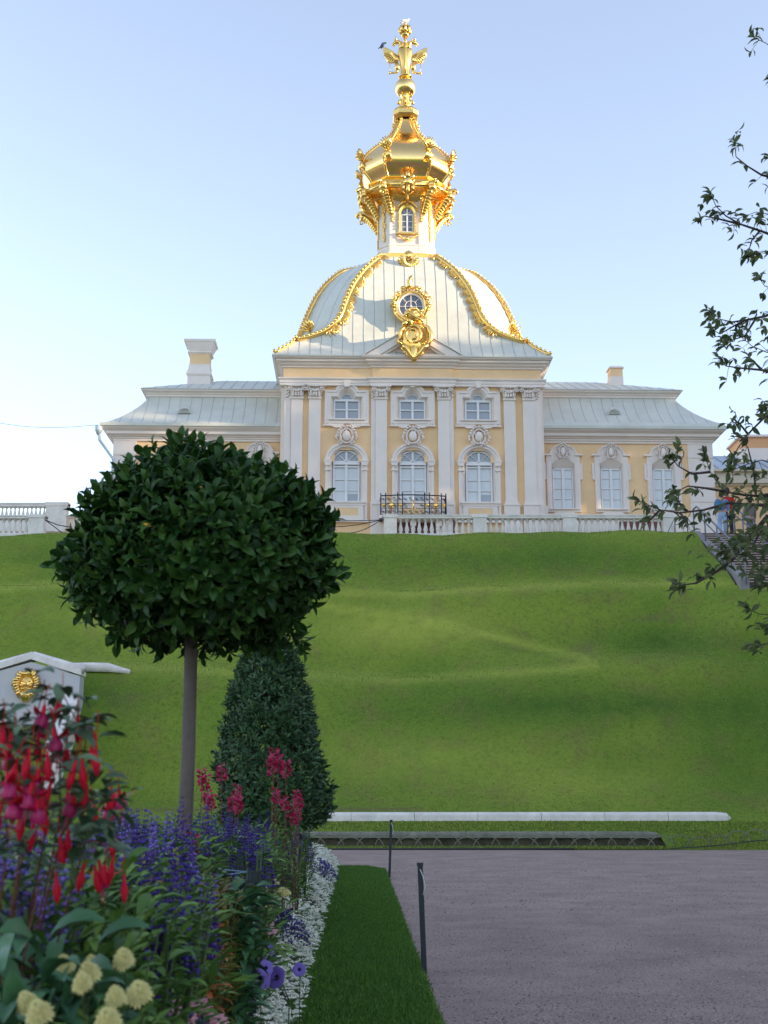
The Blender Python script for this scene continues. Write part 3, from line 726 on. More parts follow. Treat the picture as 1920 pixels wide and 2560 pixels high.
# shell ornament under the drum
ly_ = HD-3.0
for _ in range(30): ly_ = .6*ly_ + .4*(HD - dome_w(LP(1021, 652, ly_)[1]))
ly_ -= .10; mb = MB(); mb.sm = True
c0 = LP(1021, 656, ly_)
for i in range(11):
    a = -pi*.93 + pi*.86*i/10; s1 = .50
    mb.tube([(c0[0]+.1*cos(a),ly_-.15,c0[1]+.12+.1*sin(a)),(c0[0]+.36*cos(a),ly_-.22,c0[1]+.12+.42*sin(a)),(c0[0]+s1*cos(a),ly_-.1,c0[1]+.16+s1*1.05*sin(a))], [.05,.07,.05], 5)
for s in (-1,1): mb.spiral((c0[0]+s*.38,ly_-.15,c0[1]+.10), .16, 1.3, pi/2, s, .05)
for i in range(5):
    a = pi*(.3+.1*i); mb.tube([(c0[0],ly_-.15,c0[1]+.1),(c0[0]+.30*cos(a),ly_-.18,c0[1]+.1+.42*sin(a))], [.09,.03], 6)
mb.build('gilded_shell', GOLD, roof)

# --- drum
AX = lambda px, row: LP(px, row, HD)
def octo(w, c, z, yc=HD, xc=0.0):
    q = []
    for k in range(4):
        for x, y in ((-(w-c), -w), ((w-c), -w)):
            a = k*pi/2; q.append((xc+x*cos(a)-y*sin(a), yc+x*sin(a)+y*cos(a), z))
    return q
zd0 = 26.5-ZT; zrow = lambda row, w: Lc(1016, row, HD-w)[1]-ZT
zd1 = zrow(500, 1.36)
mb = MB(); W = 1.36; C = .50
lv = [(W+.10, zd0), (W+.10, zd0+.25), (W+.04, zrow(628,1.4)), (W+.04, zrow(615,1.4)), (W+.07, zrow(613,1.4)), (W+.03, zrow(611,1.4)), (W, zrow(610,1.36)), (W, zd1)]
mb.rings([octo(w, C, z) for w, z in lv])
mb.box(-.86, -.56, HD-W-.05, HD-W+.1, zrow(628,1.4), zd1); mb.box(.56, .86, HD-W-.05, HD-W+.1, zrow(628,1.4), zd1)
drum = mb.build('drum', WHITE, PAV)
mb = MB(); zb0 = 26.60-ZT
mb.rings([octo(w, C+.1, z) for w, z in [(1.70,zb0-.12),(1.82,zb0-.02),(1.84,zb0+.08),(1.74,zb0+.12),(1.76,zb0+.22),(1.62,zb0+.27),(1.55,zb0+.34),(1.40,zb0+.36)]])
mb.build('gilded_band', GOLD, drum)
# drum window
yd = HD-W; zr0, zr1, zr2 = zrow(581,W), zrow(537,W), zrow(523.5,W)
mb = MB(); mb.rings([outline(0,.42,zr0-.05,zr1,.42,zr2+.22,yd+.02), outline(0,.42,zr0-.05,zr1,.42,zr2+.22,yd-.10), outline(0,.32,zr0,zr1,.32,zr2+.08,yd-.06), outline(0,.29,zr0,zr1,.29,zr2,yd+.0)])
mb.box(-.52,.52,yd-.18,yd,zr0-.14,zr0-.05); mb.sm = True
for s in (-1,1):
    mb.tube([(0,yd-.12,zr2+.34),(s*.22,yd-.14,zr2+.33),(s*.44,yd-.12,zr2+.10),(s*.52,yd-.1,zr2-.10)], [.08,.08,.07,.05], 6)
    for k in range(6): mb.ell((s*(.05+.075*k), yd-.1, zr0-.22-.06*(5-k)*.8), (.055,.06,.05), 6, 4)
    for k in range(5): mb.ell((s*.40, yd-.12, zr1-.1-.16*k), (.035,.04,.07), 5, 4)
mb.ell((0,yd-.14,zr2+.30),(.11,.09,.12),8,6); mb.ell((0,yd-.12,zr0-.38),(.10,.06,.12),8,5)
dw = mb.build('drum_window', GOLD, PAV)
mb = MB(); mb.box(-.035,.035,yd-.04,yd+.0,zr0,zr2); mb.box(-.29,-.25,yd-.03,yd,zr0,zr1); mb.box(.25,.29,yd-.03,yd,zr0,zr1); mb.box(-.29,.29,yd-.03,yd,zr1-.04,zr1+.03); mb.box(-.29,.29,yd-.03,yd,zr0,zr0+.04)
for rw in (554,568): mb.box(-.29,.29,yd-.025,yd,zrow(rw,W)-.012,zrow(rw,W)+.012)
for s in (-1,1): mb.tube([(0,yd-.02,zr1),(s*.19,yd-.02,zr1+.20)], .014, 4)
mb.build('window_frame', SASH, dw)
mb = MB(); mb.prism([(q[0],q[2]) for q in outline(0,.30,zr0,zr1,.30,zr2+.02,0)], yd-.012, yd-.006); mb.build('pane', GLASSD, dw)
# garlands hanging on the drum
def garland(x, y, ztop_, L0, nx_, ny_, seed):
    mb = MB(); mb.sm = True; r = random.Random(seed); n = int(L0/.075)
    for i in range(n):
        t = i/n; wv = .11*(1-.7*t)*(1.2 if int(t*6)%2 else .8)
        for k in range(3):
            u = (r.random()-.5)*2*wv; mb.ell((x+u*(-ny_)+nx_*.05, y+u*nx_+ny_*.05, ztop_-L0*t+r.random()*.04), (.05,.05,.06), 5, 4)
    mb.build('garland', GOLD, drum)
for s in (-1,1):
    garland(s*.71, HD-W-.05, zrow(490,W), 1.45, 0, -1, 3+s)
    garland(s*(W-C/2), HD-W+C/2, zrow(500,W), 2.2, s*.7, -.7, 9+s)
    garland(s*(W), HD-.75, zrow(500,W), 1.9, s, 0, 19+s)
    garland(s*(W), HD+.5, zrow(500,W), 1.9, s, 0, 29+s)
# --- cupola
def prof8(mb, lv, smooth=False):
    mb.rings([octo(w, c, z) for w, c, z in lv], cap0=False, cap1=True)
pxm = lambda row: (Lc(1017,row,HD)[0]-Lc(1016,row,HD)[0])
ZR = lambda row, ly: Lc(1016, row, ly)[1]-ZT
def LV(row, half, front):
    w = half*pxm(row)*.985; return (w, max(.01, w-front*pxm(row)*.93), ZR(row, HD-w*.5))
zsf = zrow(490, 1.36)
mb = MB()
prof8(mb, [(1.38,.52,zsf-.30),(1.50,.58,zsf-.12),(1.56,.62,zsf-.05),(1.92,.84,zsf+.05),(2.08,.90,zsf+.10),(2.12,.92,zsf+.34),(1.96,.86,zsf+.42),(1.82,.80,zsf+.55),(1.78,.78,zsf+.72),(1.90,.84,zsf+.78)])
mb.sm = True; zbar = zsf+.21
for k in range(4):
    w, c = 2.12, .92
    a, b_ = rot4(k, -(w-c)+.05, -w), rot4(k, (w-c)-.05, -w); mb.tube([(*a, zbar), (*b_, zbar)], .17, 10)
    c_, d_ = rot4(k, (w-c)+.05, -w+.05), rot4(k, w-.05, -(w-c)-.05); mb.tube([(*c_, zbar), (*d_, zbar)], .12, 8)
    for q in (rot4(k, (w-c), -w), rot4(k, w, -(w-c))):
        ang = atan2(q[1]-HD, q[0]); ca, sa = cos(ang), sin(ang)
        mb.ell((*q, zbar+.03), (.22,.22,.25), 9, 6)
        mb.tube([(q[0],q[1],zbar+.1),(q[0]+.26*ca,q[1]+.26*sa,zbar+.16),(q[0]+.40*ca,q[1]+.40*sa,zbar+.02),(q[0]+.30*ca,q[1]+.30*sa,zbar-.12)], [.10,.09,.11,.05], 7)
        for t in range(9):                       # console below the corner, carved with leaves
            f_ = t/8; rr_ = math.hypot(q[0], q[1]-HD)*(1-.32*f_**.7)
            mb.ell((rr_*ca, HD+rr_*sa, zbar-.12-f_*.95), (.22-.08*f_,.22-.08*f_,.24), 8, 5)
            for s2 in (-1,1): mb.tube([(rr_*ca-s2*.1*sa,HD+rr_*sa+s2*.1*ca,zbar-.1-f_*.95),((rr_+.12)*ca-s2*.18*sa,HD+(rr_+.12)*sa+s2*.18*ca,zbar-.20-f_*.95)], [.05,.02], 5)
        mb.spiral((q[0]+.1*ca, q[1]+.1*sa, zbar-.42), .16, 1.2, 0, 1, .05)
corn = mb.build('cupola_cornice', GOLD, PAV)
for k in range(4):                       # cartouche at the middle of each cornice side
    mb = MB(); mb.sm = True; w, z = 2.12, zbar
    mb.ell((0,-w-.20,z+.10),(.20,.12,.24),10,7)
    for s in (-1,1):
        mb.tube([(s*.1,-w-.2,z+.2),(s*.27,-w-.24,z+.34),(s*.20,-w-.2,z+.50)], [.09,.09,.05], 6); mb.spiral((s*.32,-w-.18,z+.0), .16, 1.2, pi/2, s, .06)
        mb.tube([(s*.2,-w-.16,z-.12),(s*.26,-w-.05,z-.30),(s*.10,-w+.1,z-.48)], [.09,.08,.04], 6)
    mb.tube([(0,-w-.2,z+.25),(0,-w-.22,z+.48),(0,-w-.10,z+.72)], [.12,.12,.05], 7); mb.tube([(0,-w-.15,z-.1),(0,-w+.1,z-.45),(0,-w+.42,z-.72)], [.13,.11,.07], 7)
    for i in range(len(mb.v)):
        x, y, zz = mb.v[i]; X_, Y_ = rot4(k, x, y); mb.v[i] = (X_, Y_, zz)
    mb.build('gilded_cartouche', GOLD, corn)
SIL = [(298,18),(314,22),(330,28),(344,38),(356,54),(366,74),(378,92),(391,104),(405,110),(422,110),(436,105),(447,96),(456,86)]
FRO = [(290,9),(298,10),(312,15),(328,21),(345,31),(356,40),(366,47),(384,54),(400,57),(415,57),(428,53),(440,48),(448,46)]
zs_w = []
for r_, h_ in SIL:
    w = h_*pxm(r_)*.985; zs_w.append((ZR(r_, HD-.5*w), w))
zs_w.sort(); wz = lambda z: interp(z, [q[0] for q in zs_w], [q[1] for q in zs_w])
zs_f = []
for r_, h_ in FRO:
    z = ZR(r_, HD-1)
    for _ in range(30): z = .5*z+.5*ZR(r_, HD-wz(z))
    zs_f.append((z, h_*pxm(r_)*(HD+OY-wz(z))/(HD+OY)))
zs_f.sort(); fz = lambda z: interp(z, [q[0] for q in zs_f], [q[1] for q in zs_f])
ZON0, ZON1 = zsf+.72, ZR(290, HD)
onion = []
for z in np.linspace(ZON0, ZON1, 34):
    z = float(z); w = wz(z); f_ = min(fz(z), w*.62); onion.append((w, max(.02, w-f_), z))
# soften the rows
for _ in range(2): onion = [onion[0]]+[tuple((onion[i-1][j]+2*onion[i][j]+onion[i+1][j])/4 for j in range(3)) for i in range(1, len(onion)-1)]+[onion[-1]]
mb = MB()
for q in range(8):                       # eight sheets, each smooth on its own
    rs_ = []
    for w, c, z in onion:
        o_ = octo(w, c, z); A_, B_ = Vector(o_[q]), Vector(o_[(q+1)%8]); rs_.append([tuple(A_), tuple(A_.lerp(B_, .5)), tuple(B_)])
    mb.sm = True; mb.rings(rs_, wrap=False)
on = mb.build('onion_cupola', GOLDP, PAV)
mb = MB(); mb.sm = True
def on_pt(k, s, t):
    i = t*(len(onion)-1); a = int(min(i, len(onion)-2)); f_ = i-a
    w = onion[a][0]*(1-f_)+onion[a+1][0]*f_; c = onion[a][1]*(1-f_)+onion[a+1][1]*f_; z = onion[a][2]*(1-f_)+onion[a+1][2]*f_
    x, y = (w-c, -w) if s > 0 else (w, -(w-c)); X_, Y_ = rot4(k, x, y); return Vector((X_, Y_, z))
for k in range(4):
    for s in (1,-1):
        P = [on_pt(k, s, t) for t in np.linspace(0, 1, 40)]; mb.tube([tuple(p) for p in P], .07, 6)
        Q = [on_pt(k, s, t) for t in np.linspace(.10, 1, 300)]; acc = 0
        for a, b_ in zip(Q[:-1], Q[1:]):
            acc += (b_-a).length
            if acc > .17:
                acc = 0; o_ = Vector((b_.x, b_.y-HD, .3)).normalized(); mb.ell(tuple(b_+o_*.11), .058, 6, 4)
        p = on_pt(k, s, .30); o_ = Vector((p.x, p.y-HD, 0)).normalized(); sd_ = Vector((-o_.y, o_.x, 0))
        for i in range(7):                    # acanthus clasp on each rib
            a = -1.3+2.6*i/6; mb.tube([tuple(p+o_*.05), tuple(p+o_*.16+sd_*.22*sin(a)+Vector((0,0,.12+.28*cos(a)))), tuple(p+o_*.28+sd_*.34*sin(a)+Vector((0,0,.2+.40*cos(a))))], [.08,.08,.03], 5)
        for i in range(6):
            a = -1.0+2.0*i/5; mb.tube([tuple(p+o_*.05), tuple(p+o_*.12+sd_*.2*sin(a)+Vector((0,0,-.3))), tuple(p-o_*.05+sd_*.25*sin(a)+Vector((0,0,-.62)))], [.07,.07,.03], 5)
        mb.spiral(tuple(p+o_*.25+Vector((0,0,.25))), .12, 1.2, pi/2, 1, .05)
mb.build('beaded_ribs', GOLD, on)
# collar, pedestal, ball
mb = MB(); cl = [(w_, c_, ZR(r_, HD-.3)) for w_, c_, r_ in ((.48,.22,296),(.60,.26,292),(.64,.28,289),(.64,.28,279),(.58,.25,276),(.54,.24,271),(.40,.18,269))]
prof8(mb, cl)
zc0 = AX(1016,270)[1]; zc1 = AX(1016,243)[1]
mb.sm = True; mb.lathe([(.26,zc0),(.22,zc0+.1),(.21,zc1-.1),(.26,zc1)], 10, (0,HD,0))
for i in range(4):
    a = pi/4+i*pi/2; ca, sa = cos(a), sin(a)
    mb.tube([(ca*.52,HD+sa*.52,zc0+.02),(ca*.46,HD+sa*.46,zc0+.18),(ca*.30,HD+sa*.30,zc0+.3),(ca*.36,HD+sa*.36,zc1-.08),(ca*.46,HD+sa*.46,zc1-.06)], [.09,.08,.05,.07,.08], 6)
mb.ell((0,HD-.26,zc1-.05),(.14,.08,.2),8,6); mb.tube([(0,HD-.28,zc0),(0,HD-.3,zc0+.3),(0,HD-.25,zc1)], [.07,.05,.06], 6)
for s in (-1,1): mb.spiral((s*.60,HD-.2,zrow(303,.6)), .16, 1.2, pi/2, s, .06)
mb.build('cupola_collar', GOLD, PAV)
mb = MB(); mb.sm = True; zbl = AX(1013,221)[1]; rb = .545
mb.ell((0,HD,zbl), rb, 32, 18); mb.build('gilded_ball', GOLDP, PAV)
# --- double-headed eagle
def e1(u, v): 
    x, z = LP(850+u*.1989, 30+v*.1989, HD); return x-.06, z     # u centre 815
EX = e1(813,500)[0]
def ep(u, v, y=0.0): x, z = e1(u, v); return (x-EX, HD+y, z)
mb = MB(); mb.sm = True
p0 = ep(813,830); mb.lathe([(.20,-.05),(.36,.0),(.36,.06),(.22,.10)], 12, (0,HD,p0[2]))
def loft(mb, secs, n=14):
    rs = [[(cx_+rx*cos(2*pi*i/n), cy_+ry*sin(2*pi*i/n), z) for i in range(n)] for cx_, cy_, rx, ry, z in secs]; mb.rings(rs, cap0=True, cap1=True)
S_ = []
for v, hwx, ry in ((815,78,.16),(780,62,.15),(740,55,.14),(690,60,.16),(640,70,.2),(590,82,.22),(540,92,.22),(500,95,.2),(470,85,.17),(440,60,.14),(410,50,.1)):
    z = ep(813,v)[2]; S_.append((0,HD,hwx*.1989*pxm(150),ry,z))
loft(mb, S_)
for s in (-1,1):                                        # necks, heads, beaks
    f = lambda du, v, y=0.0: (s*du*.1989*pxm(110), HD+y, ep(813,v)[2])
    mb.tube([f(30,470),f(45,430),f(55,395),f(85,378),f(115,385),f(130,400)], [.17,.15,.115,.10,.10,.09], 9)
    mb.tube([f(120,385),f(145,402),f(160,425)], [.10,.07,.02], 7)
    mb.tube([f(125,400),f(138,425),f(142,440)], [.07,.045,.015], 6)
    mb.ell(f(118,352),(.09,.09,.06),8,5); mb.ell(f(118,338),(.055,.055,.05),8,5); mb.tube([f(118,340),f(118,305)], [.018,.01], 5)
    for i in range(6): mb.tube([f(70-6*i,400+18*i),f(95-8*i,420+20*i,-.06)], [.04,.012], 5)
    # thigh, leg, claw and what it holds
    mb.ell(f(100,690),(.15,.13,.24),10,7); mb.tube([f(95,730),f(110,762),f(150,768),f(190,765)], [.11,.07,.05,.05], 7)
    for dv in (-16,0,16): mb.tube([f(185,765),f(205,765+dv)], [.035,.02], 5)
    mb.ell(f(192,768),(.07,.07,.08),7,5); mb.tube([f(188,790),f(193,630)], .016, 5)
eagle = mb.build('double_headed_eagle', GOLD, PAV)
for s in (-1,1):
    f = lambda du, v, y=0.0: (s*du*.1989*pxm(110), HD+y, ep(813,v)[2])
    mb = MB(); out = [(85,560),(120,540),(180,500),(230,470),(280,452),(275,500),(262,560),(240,600),(215,628),(180,640),(140,640),(90,632)]
    P = [f(u, v) for u, v in out]; poly = [(p[0],p[2]) for p in P]
    if s < 0: poly = poly[::-1]
    mb.prism(poly, HD-.05, HD+.05); mb.sm = True
    for i in range(9):
        t = i/8; a = f(95+60*t, 560-30*t, -.06); bq = f(95+175*min(1,t*1.15), 640-165*max(0,t-.25)**1.3, -.06)
        mb.tube([a, tuple((np.array(a)+np.array(bq))/2), bq], [.05,.055,.03], 5)
        mb.tube([(x, 2*HD-y, z) for x, y, z in (a, bq)], [.05,.03], 5)
    mb.tube([f(85,560,0),f(120,538,0),f(180,498,0),f(230,468,0),f(280,450,0)], [.07,.06,.06,.05,.03], 7)
    for i in range(6): mb.tube([f(105+22*i,632),f(103+24*i,652)], [.035,.02], 5)
    mb.build('wing', GOLD, eagle)
mb = MB(); mb.sm = True
mb.tube([ep(813,810,-.2),ep(813,700,-.24),ep(813,600,-.26),ep(813,500,-.25),ep(813,400,-.16),ep(813,330,-.05)], [.05,.05,.07,.05,.05,.06], 6)
mb.tube([ep(813,420),ep(813,300)], [.10,.09], 7)
zc = ep(813,300)[2]; mb.lathe([(.10,-.10),(.20,.0),(.21,.06),(.17,.10)], 12, (0,HD,zc))
for i in range(8):
    a = i*pi/4; mb.tube([(.17*cos(a),HD+.17*sin(a),zc+.08),(.28*cos(a),HD+.28*sin(a),zc+.25),(.29*cos(a),HD+.29*sin(a),zc+.42),(.14*cos(a),HD+.14*sin(a),zc+.55),(0,HD,zc+.58)], [.06,.075,.075,.06,.05], 6)
    mb.ell((.22*cos(a+.39),HD+.22*sin(a+.39),zc+.2),(.06,.06,.09),6,4)
mb.ell((0,HD,zc+.30),(.20,.20,.24),10,7); mb.ell((0,HD,zc+.66),.09,9,6); mb.tube([(0,HD,zc+.6),(0,HD,zc+1.0)], [.03,.012], 5); mb.tube([(-.07,HD,zc+.88),(.07,HD,zc+.88)], .015, 5)
mb.build('crown', GOLD, eagle)
CROWN_TOP = zc+.73; 

# --- wings of the building
WY = 1.0
def wing_part(side):
    s = side
    if s > 0: xo = Lc(1776,1115,WY)[0]
    else: xo = Lc(288,1115,WY)[0]
    zfl = lambda row, ly=WY: Lc(1560 if s > 0 else 480, row, ly)[1]-ZT
    r_ar0, r_ar1, r_cor, r_eave = (1110, 1097, 1075, 1073.5) if s > 0 else (1104, 1092, 1069, 1066.6)
    path = [(HD-.3,WY),(xo,WY),(xo,WY+8)] if s > 0 else [(xo,WY+8),(xo,WY),(-HD+.3,WY)]
    z_a0, z_a1 = zfl(r_ar0), zfl(r_ar1, WY-.15); z_e = zfl(r_eave, WY-.55)
    # walls
    if s > 0: wc = [Lc(p,1215,WY)[0] for p in (1408.6,1529,1660)]
    else: wc = [-Lc(1529,1215,WY)[0], -Lc(1408.6,1215,WY)[0]]
    ztp = Lc(1529,1171,WY)[1]-ZT; zbt = Lc(1529,1272,WY)[1]-ZT
    mb = MB(); a, c = (HD, xo) if s > 0 else (xo, -HD)
    wall(mb, a, c, 0, z_a0+.1, [(w-.50, w+.50, zbt, Lc(1529,1153,WY)[1]-ZT) for w in wc], WY)
    mb.add([(xo,WY,0),(xo,WY+8,0),(xo,WY+8,z_a0+.1),(xo,WY,z_a0+.1)], [(0,1,2,3) if s > 0 else (0,3,2,1)]); mb.build('wing_wall', YELLOW, PAV)
    mb = MB(); mb.mould([(.0,z_a0),(.08,z_a0),(.08,z_a0+.09),(.13,z_a0+.10),(.13,z_a0+.18),(.20,z_a1),(.20,z_a1+.03),(.34,z_a1+.08),(.34,z_a1+.20),(.42,z_a1+.25),(.50,z_e-.05),(.55,z_e)], path); mb.build('wing_cornice', WHITE, PAV)
    # rusticated corner pier
    mb = MB(); q0, q1 = (Lc(1723,1200,WY)[0], xo) if s > 0 else (xo, xo+.95)
    n = 9; zz = np.linspace(0, z_a0, n+1)
    for i in range(n): mb.box(q0-.02, q1+.06 if s > 0 else q1, WY-.10, WY+.02, zz[i]+.02, zz[i+1]-.02) if s > 0 else mb.box(q0-.06, q1, WY-.10, WY+.02, zz[i]+.02, zz[i+1]-.02)
    for i in range(n):
        xx = (xo-.0, xo+.06) if s > 0 else (xo-.06, xo)
        mb.box(xx[0], xx[1], WY+.02, WY+.9, zz[i]+.02, zz[i+1]-.02)
    mb.box(min(q0,q1), max(q0,q1), WY-.06, WY, 0, z_a0); mb.build('corner_pier', WHITE, PAV)
    mb = MB(); mb.box(min(a,c), max(a,c), WY-.12, WY, 0, Lc(1529,1292,WY)[1]-ZT); mb.build('wing_plinth', WHITE, PAV)
    # mansard
    if s > 0: zt = Lc(1560,996,WY+1.15)[1]-ZT; z57 = Lc(1560,1057,WY-.45)[1]-ZT
    else: zt = Lc(480,993,WY+1.15)[1]-ZT; z57 = Lc(480,1057,WY-.45)[1]-ZT
    pr = [(.55,z_e),(.60,z_e+.03),(.60,z_e+.16),(.50,z57-.03),(.44,z57)]
    curve = []
    for i in range(9):
        t = i/8; o = .44 - 1.62*(1-(1-t)**1.45)*.62 - 1.62*t*.38; curve.append((o, z57 + (zt-z57)*t**1.12))
    mb = MB(); mb.mould(pr+curve[1:], path); mb.mi = 1
    x = min(a, c)+.2
    while x < max(a, c)+.4:
        pts = [(x, WY-o, z) for o, z in curve if (abs(x) <= abs(xo)+o)]
        if len(pts) > 1: mb.tube(pts, .013, 4)
        x += .49
    for k in range(12):
        y = WY+.5+.49*k; pts = [(xo+s*o, y, z) for o, z in curve if y > WY-o]
        if len(pts) > 1: mb.tube(pts, .013, 4)
    mr = mb.build('mansard_roof', [COPPER, SEAM], PAV)
    oc = curve[-1][0]; zu0 = zt; zu1 = (Lc(1560,976,WY+.9)[1] if s > 0 else Lc(480,973,WY+.9)[1])-ZT
    mb = MB(); mb.mould([(oc,zu0),(oc+.06,zu0+.02),(oc+.06,zu0+.10),(oc+.12,zu0+.13),(oc+.12,zu0+.20),(oc+.27,zu1-.07),(oc+.30,zu1)], path); mb.build('upper_cornice', WHITE, PAV)
    # low hipped upper roof
    mb = MB(); e = oc+.33; yr = WY+4.2; zr = (Lc(1420,957,yr)[1] if s > 0 else Lc(600,954,yr)[1])-ZT
    xe = xo+s*e; xi = s*(HD-.4); xrdg = xo - s*4.2
    V = [(xi,WY-e,zu1),(xe,WY-e,zu1),(xrdg,yr,zr),(xi,yr,zr),(xe,WY+8,zu1),(xi,WY+8,zu1)]
    V2 = [(x_,y_,z_+.03) for x_,y_,z_ in V]
    fs = [(0,1,2,3),(1,4,2),(4,5,3,2)]
    if s < 0: fs = [f_[::-1] for f_ in fs]
    mb.add(V2, fs); mb.add([V[0],V[1],V2[1],V2[0]], [(0,1,2,3)]); mb.add([V[1],V[4],V2[4],V2[1]], [(0,1,2,3)])
    mb.mi = 1; x = s*(HD+.1)
    while abs(x) < abs(xe)-.1:
        t = 1.0 if abs(x) < abs(xrdg) else (abs(xe)-abs(x))/(abs(xe)-abs(xrdg))
        mb.tube([(x,WY-e,zu1+.035),(x,WY-e+(yr-WY+e)*t,zu1+.035+(zr-zu1)*t)], .018, 4); x += s*.49
    mb.build('upper_roof', [COPPER, SEAM], PAV)
    # half-round roof vent
    vx = Lc(1533.4,1030,WY+.5)[0] if s > 0 else Lc(462.6,1027,WY+.5)[0]; vz = (Lc(1533,1039,WY+.45)[1] if s > 0 else Lc(462,1036,WY+.45)[1])-ZT
    yv = WY+.30; mb = MB(); mb.sm = True
    n = 10; A = [(vx+.31*cos(pi*i/n), yv, vz+.30*sin(pi*i/n)) for i in range(n+1)]; B = [(vx+.02*cos(pi*i/n), yv+1.0, vz+.75) for i in range(n+1)]
    A2 = [(vx+.25*cos(pi*i/n), yv, vz+.24*sin(pi*i/n)) for i in range(n+1)]; A3 = [(p[0], yv+.06, p[2]) for p in A2]
    mb.rings([B, A, A2, A3], wrap=False); mb.sm = False
    for k in range(4):
        hh = vz+.03+.055*k; ww = .25*math.sqrt(max(0.02, 1-((hh-vz)/.26)**2)); mb.box(vx-ww, vx+ww, yv+.0, yv+.03, hh, hh+.025)
    mb.build('roof_vent', COPPER, mr)
    # windows
    for i, w in enumerate(wc):
        zz_ = lambda row: Lc(1529,row,WY)[1]-ZT
        hwo = .74
        mb = MB(); y = WY
        rr = [outline(w,hwo,zz_(1282),zz_(1141),.56,zz_(1116),y), outline(w,hwo,zz_(1282),zz_(1141),.56,zz_(1116),y-.12), outline(w,hwo-.10,zz_(1277),zz_(1150),.47,zz_(1124),y-.12),
              outline(w,hwo-.22,zz_(1276),zz_(1160),.45,zz_(1151),y-.08), outline(w,.45,zz_(1272),zz_(1171),.40,zz_(1169.5),y+.16)]
        mb.rings(rr)
        mb.box(w-.86, w-.52, y-.20, y, zz_(1142), zz_(1138)); mb.box(w+.52, w+.86, y-.20, y, zz_(1142), zz_(1138))
        mb.tube([(w+.58*cos(a), y-.14, zz_(1140)+.46*sin(a)) for a in np.linspace(0.05, pi-.05, 13)], .05, 5)
        for s2 in (-1,1):
            mb.box(w+s2*.80-.05, w+s2*.80+.05, y-.10, y, zz_(1195), zz_(1160)); mb.prism([(w+s2*.78-.05,zz_(1201)),(w+s2*.78+.05,zz_(1201)),(w+s2*.80+.07,zz_(1195)),(w+s2*.80-.07,zz_(1195))], y-.1, y)
        mb.box(w-.66, w+.66, y-.20, y+.05, zz_(1276.5), zz_(1273.5)); mb.box(w-.78, w+.78, y-.16, y, zz_(1291), zz_(1287))
        mb.prism([(w-.55,zz_(1287)),(w-.4,zz_(1282)),(w+.4,zz_(1282)),(w+.55,zz_(1287))], y-.13, y)
        ww = mb.build('window', WHITE, PAV)
        c_ = MB(); relief(c_, w, zz_(1133), y-.12, .60, .78, i+30); c_.build('cartouche', WHITE, ww)
        f_ = MB(); zr, z1 = zz_(1272), zz_(1171)
        f_.box(w-.46,w-.40,y+.06,y+.11,zr,z1); f_.box(w+.40,w+.46,y+.06,y+.11,zr,z1); f_.box(w-.06,w+.06,y+.04,y+.11,zr,z1); f_.box(w-.45,w+.45,y+.06,y+.11,zr,zr+.05); f_.box(w-.45,w+.45,y+.06,y+.11,z1-.06,z1)
        for rw in (1195,1221,1247): f_.box(w-.45,w+.45,y+.08,y+.11,zz_(rw)-.02,zz_(rw)+.02)
        f_.build('window_frame', SASH, ww)
        p_ = MB(); p_.box(w-.45,w+.45,y+.12,y+.14,zr,z1); p_.build('pane', GLASS, ww)
    return xo, z_e, zr if False else zt, yr
xr_, ze_r, zt_r, yr_ = wing_part(1)
xl_, ze_l, zt_l, _ = wing_part(-1)
# chimneys
def chimney(cxp, hw, rows, ly, big):
    x = Lc(cxp, rows[0], ly)[0]; z = [Lc(cxp, r, ly)[1]-ZT for r in rows]
    mb = MB()
    if big:
        cap, capb, yt, yb, bul, base = z
        mb.taper(x,ly,cap-.03,cap,hw*1.05,hw*.8,hw*1.0,hw*.8); mb.taper(x,ly,cap-.14,cap-.03,hw*1.58,hw*1.3,hw*1.62,hw*1.34)
        mb.taper(x,ly,capb+.12,cap-.14,hw*1.05,hw*.9,hw*1.5,hw*1.25); mb.taper(x,ly,capb+.05,capb+.12,hw*1.22,hw,hw*1.22,hw)
        mb.taper(x,ly,yt,capb+.05,hw*1.08,hw*.9,hw*1.08,hw*.9); mb.taper(x,ly,yb-.12,yb,hw*1.08,hw*.9,hw*1.08,hw*.9)
        mb.taper(x,ly,bul,yb-.12,hw*1.3,hw*1.1,hw*1.04,hw*.9); mb.taper(x,ly,bul-.1,bul,hw*1.14,hw*.95,hw*1.3,hw*1.1); mb.taper(x,ly,base-.6,bul-.1,hw*1.2,hw,hw*1.14,hw)
        o = mb.build('chimney', WHITE, PAV)
        m2 = MB(); m2.box(x-hw,x+hw,ly-hw*.85,ly+hw*.85,yb,yt); m2.build('chimney_shaft', YELLOW, o)
    else:
        top, base = z; mb.box(x-hw,x+hw,ly-hw,ly+hw,base-.7,top-.09); o = mb.build('chimney', YELLOW, PAV)
        m2 = MB(); m2.box(x-hw-.06,x+hw+.06,ly-hw-.06,ly+hw+.06,top-.09,top-.05); m2.taper(x,ly,top-.05,top+.06,hw+.05,hw+.05,hw-.05,hw-.1); m2.box(x-hw-.015,x+hw+.015,ly-hw-.015,ly+hw+.015,base-.7,base+.16); m2.build('chimney_cap', WHITE, o)
chimney(503, .46, (857,892,892,917,943,962), WY+3.2, True)
chimney(1537, .30, (921,954), WY+3.2, False)
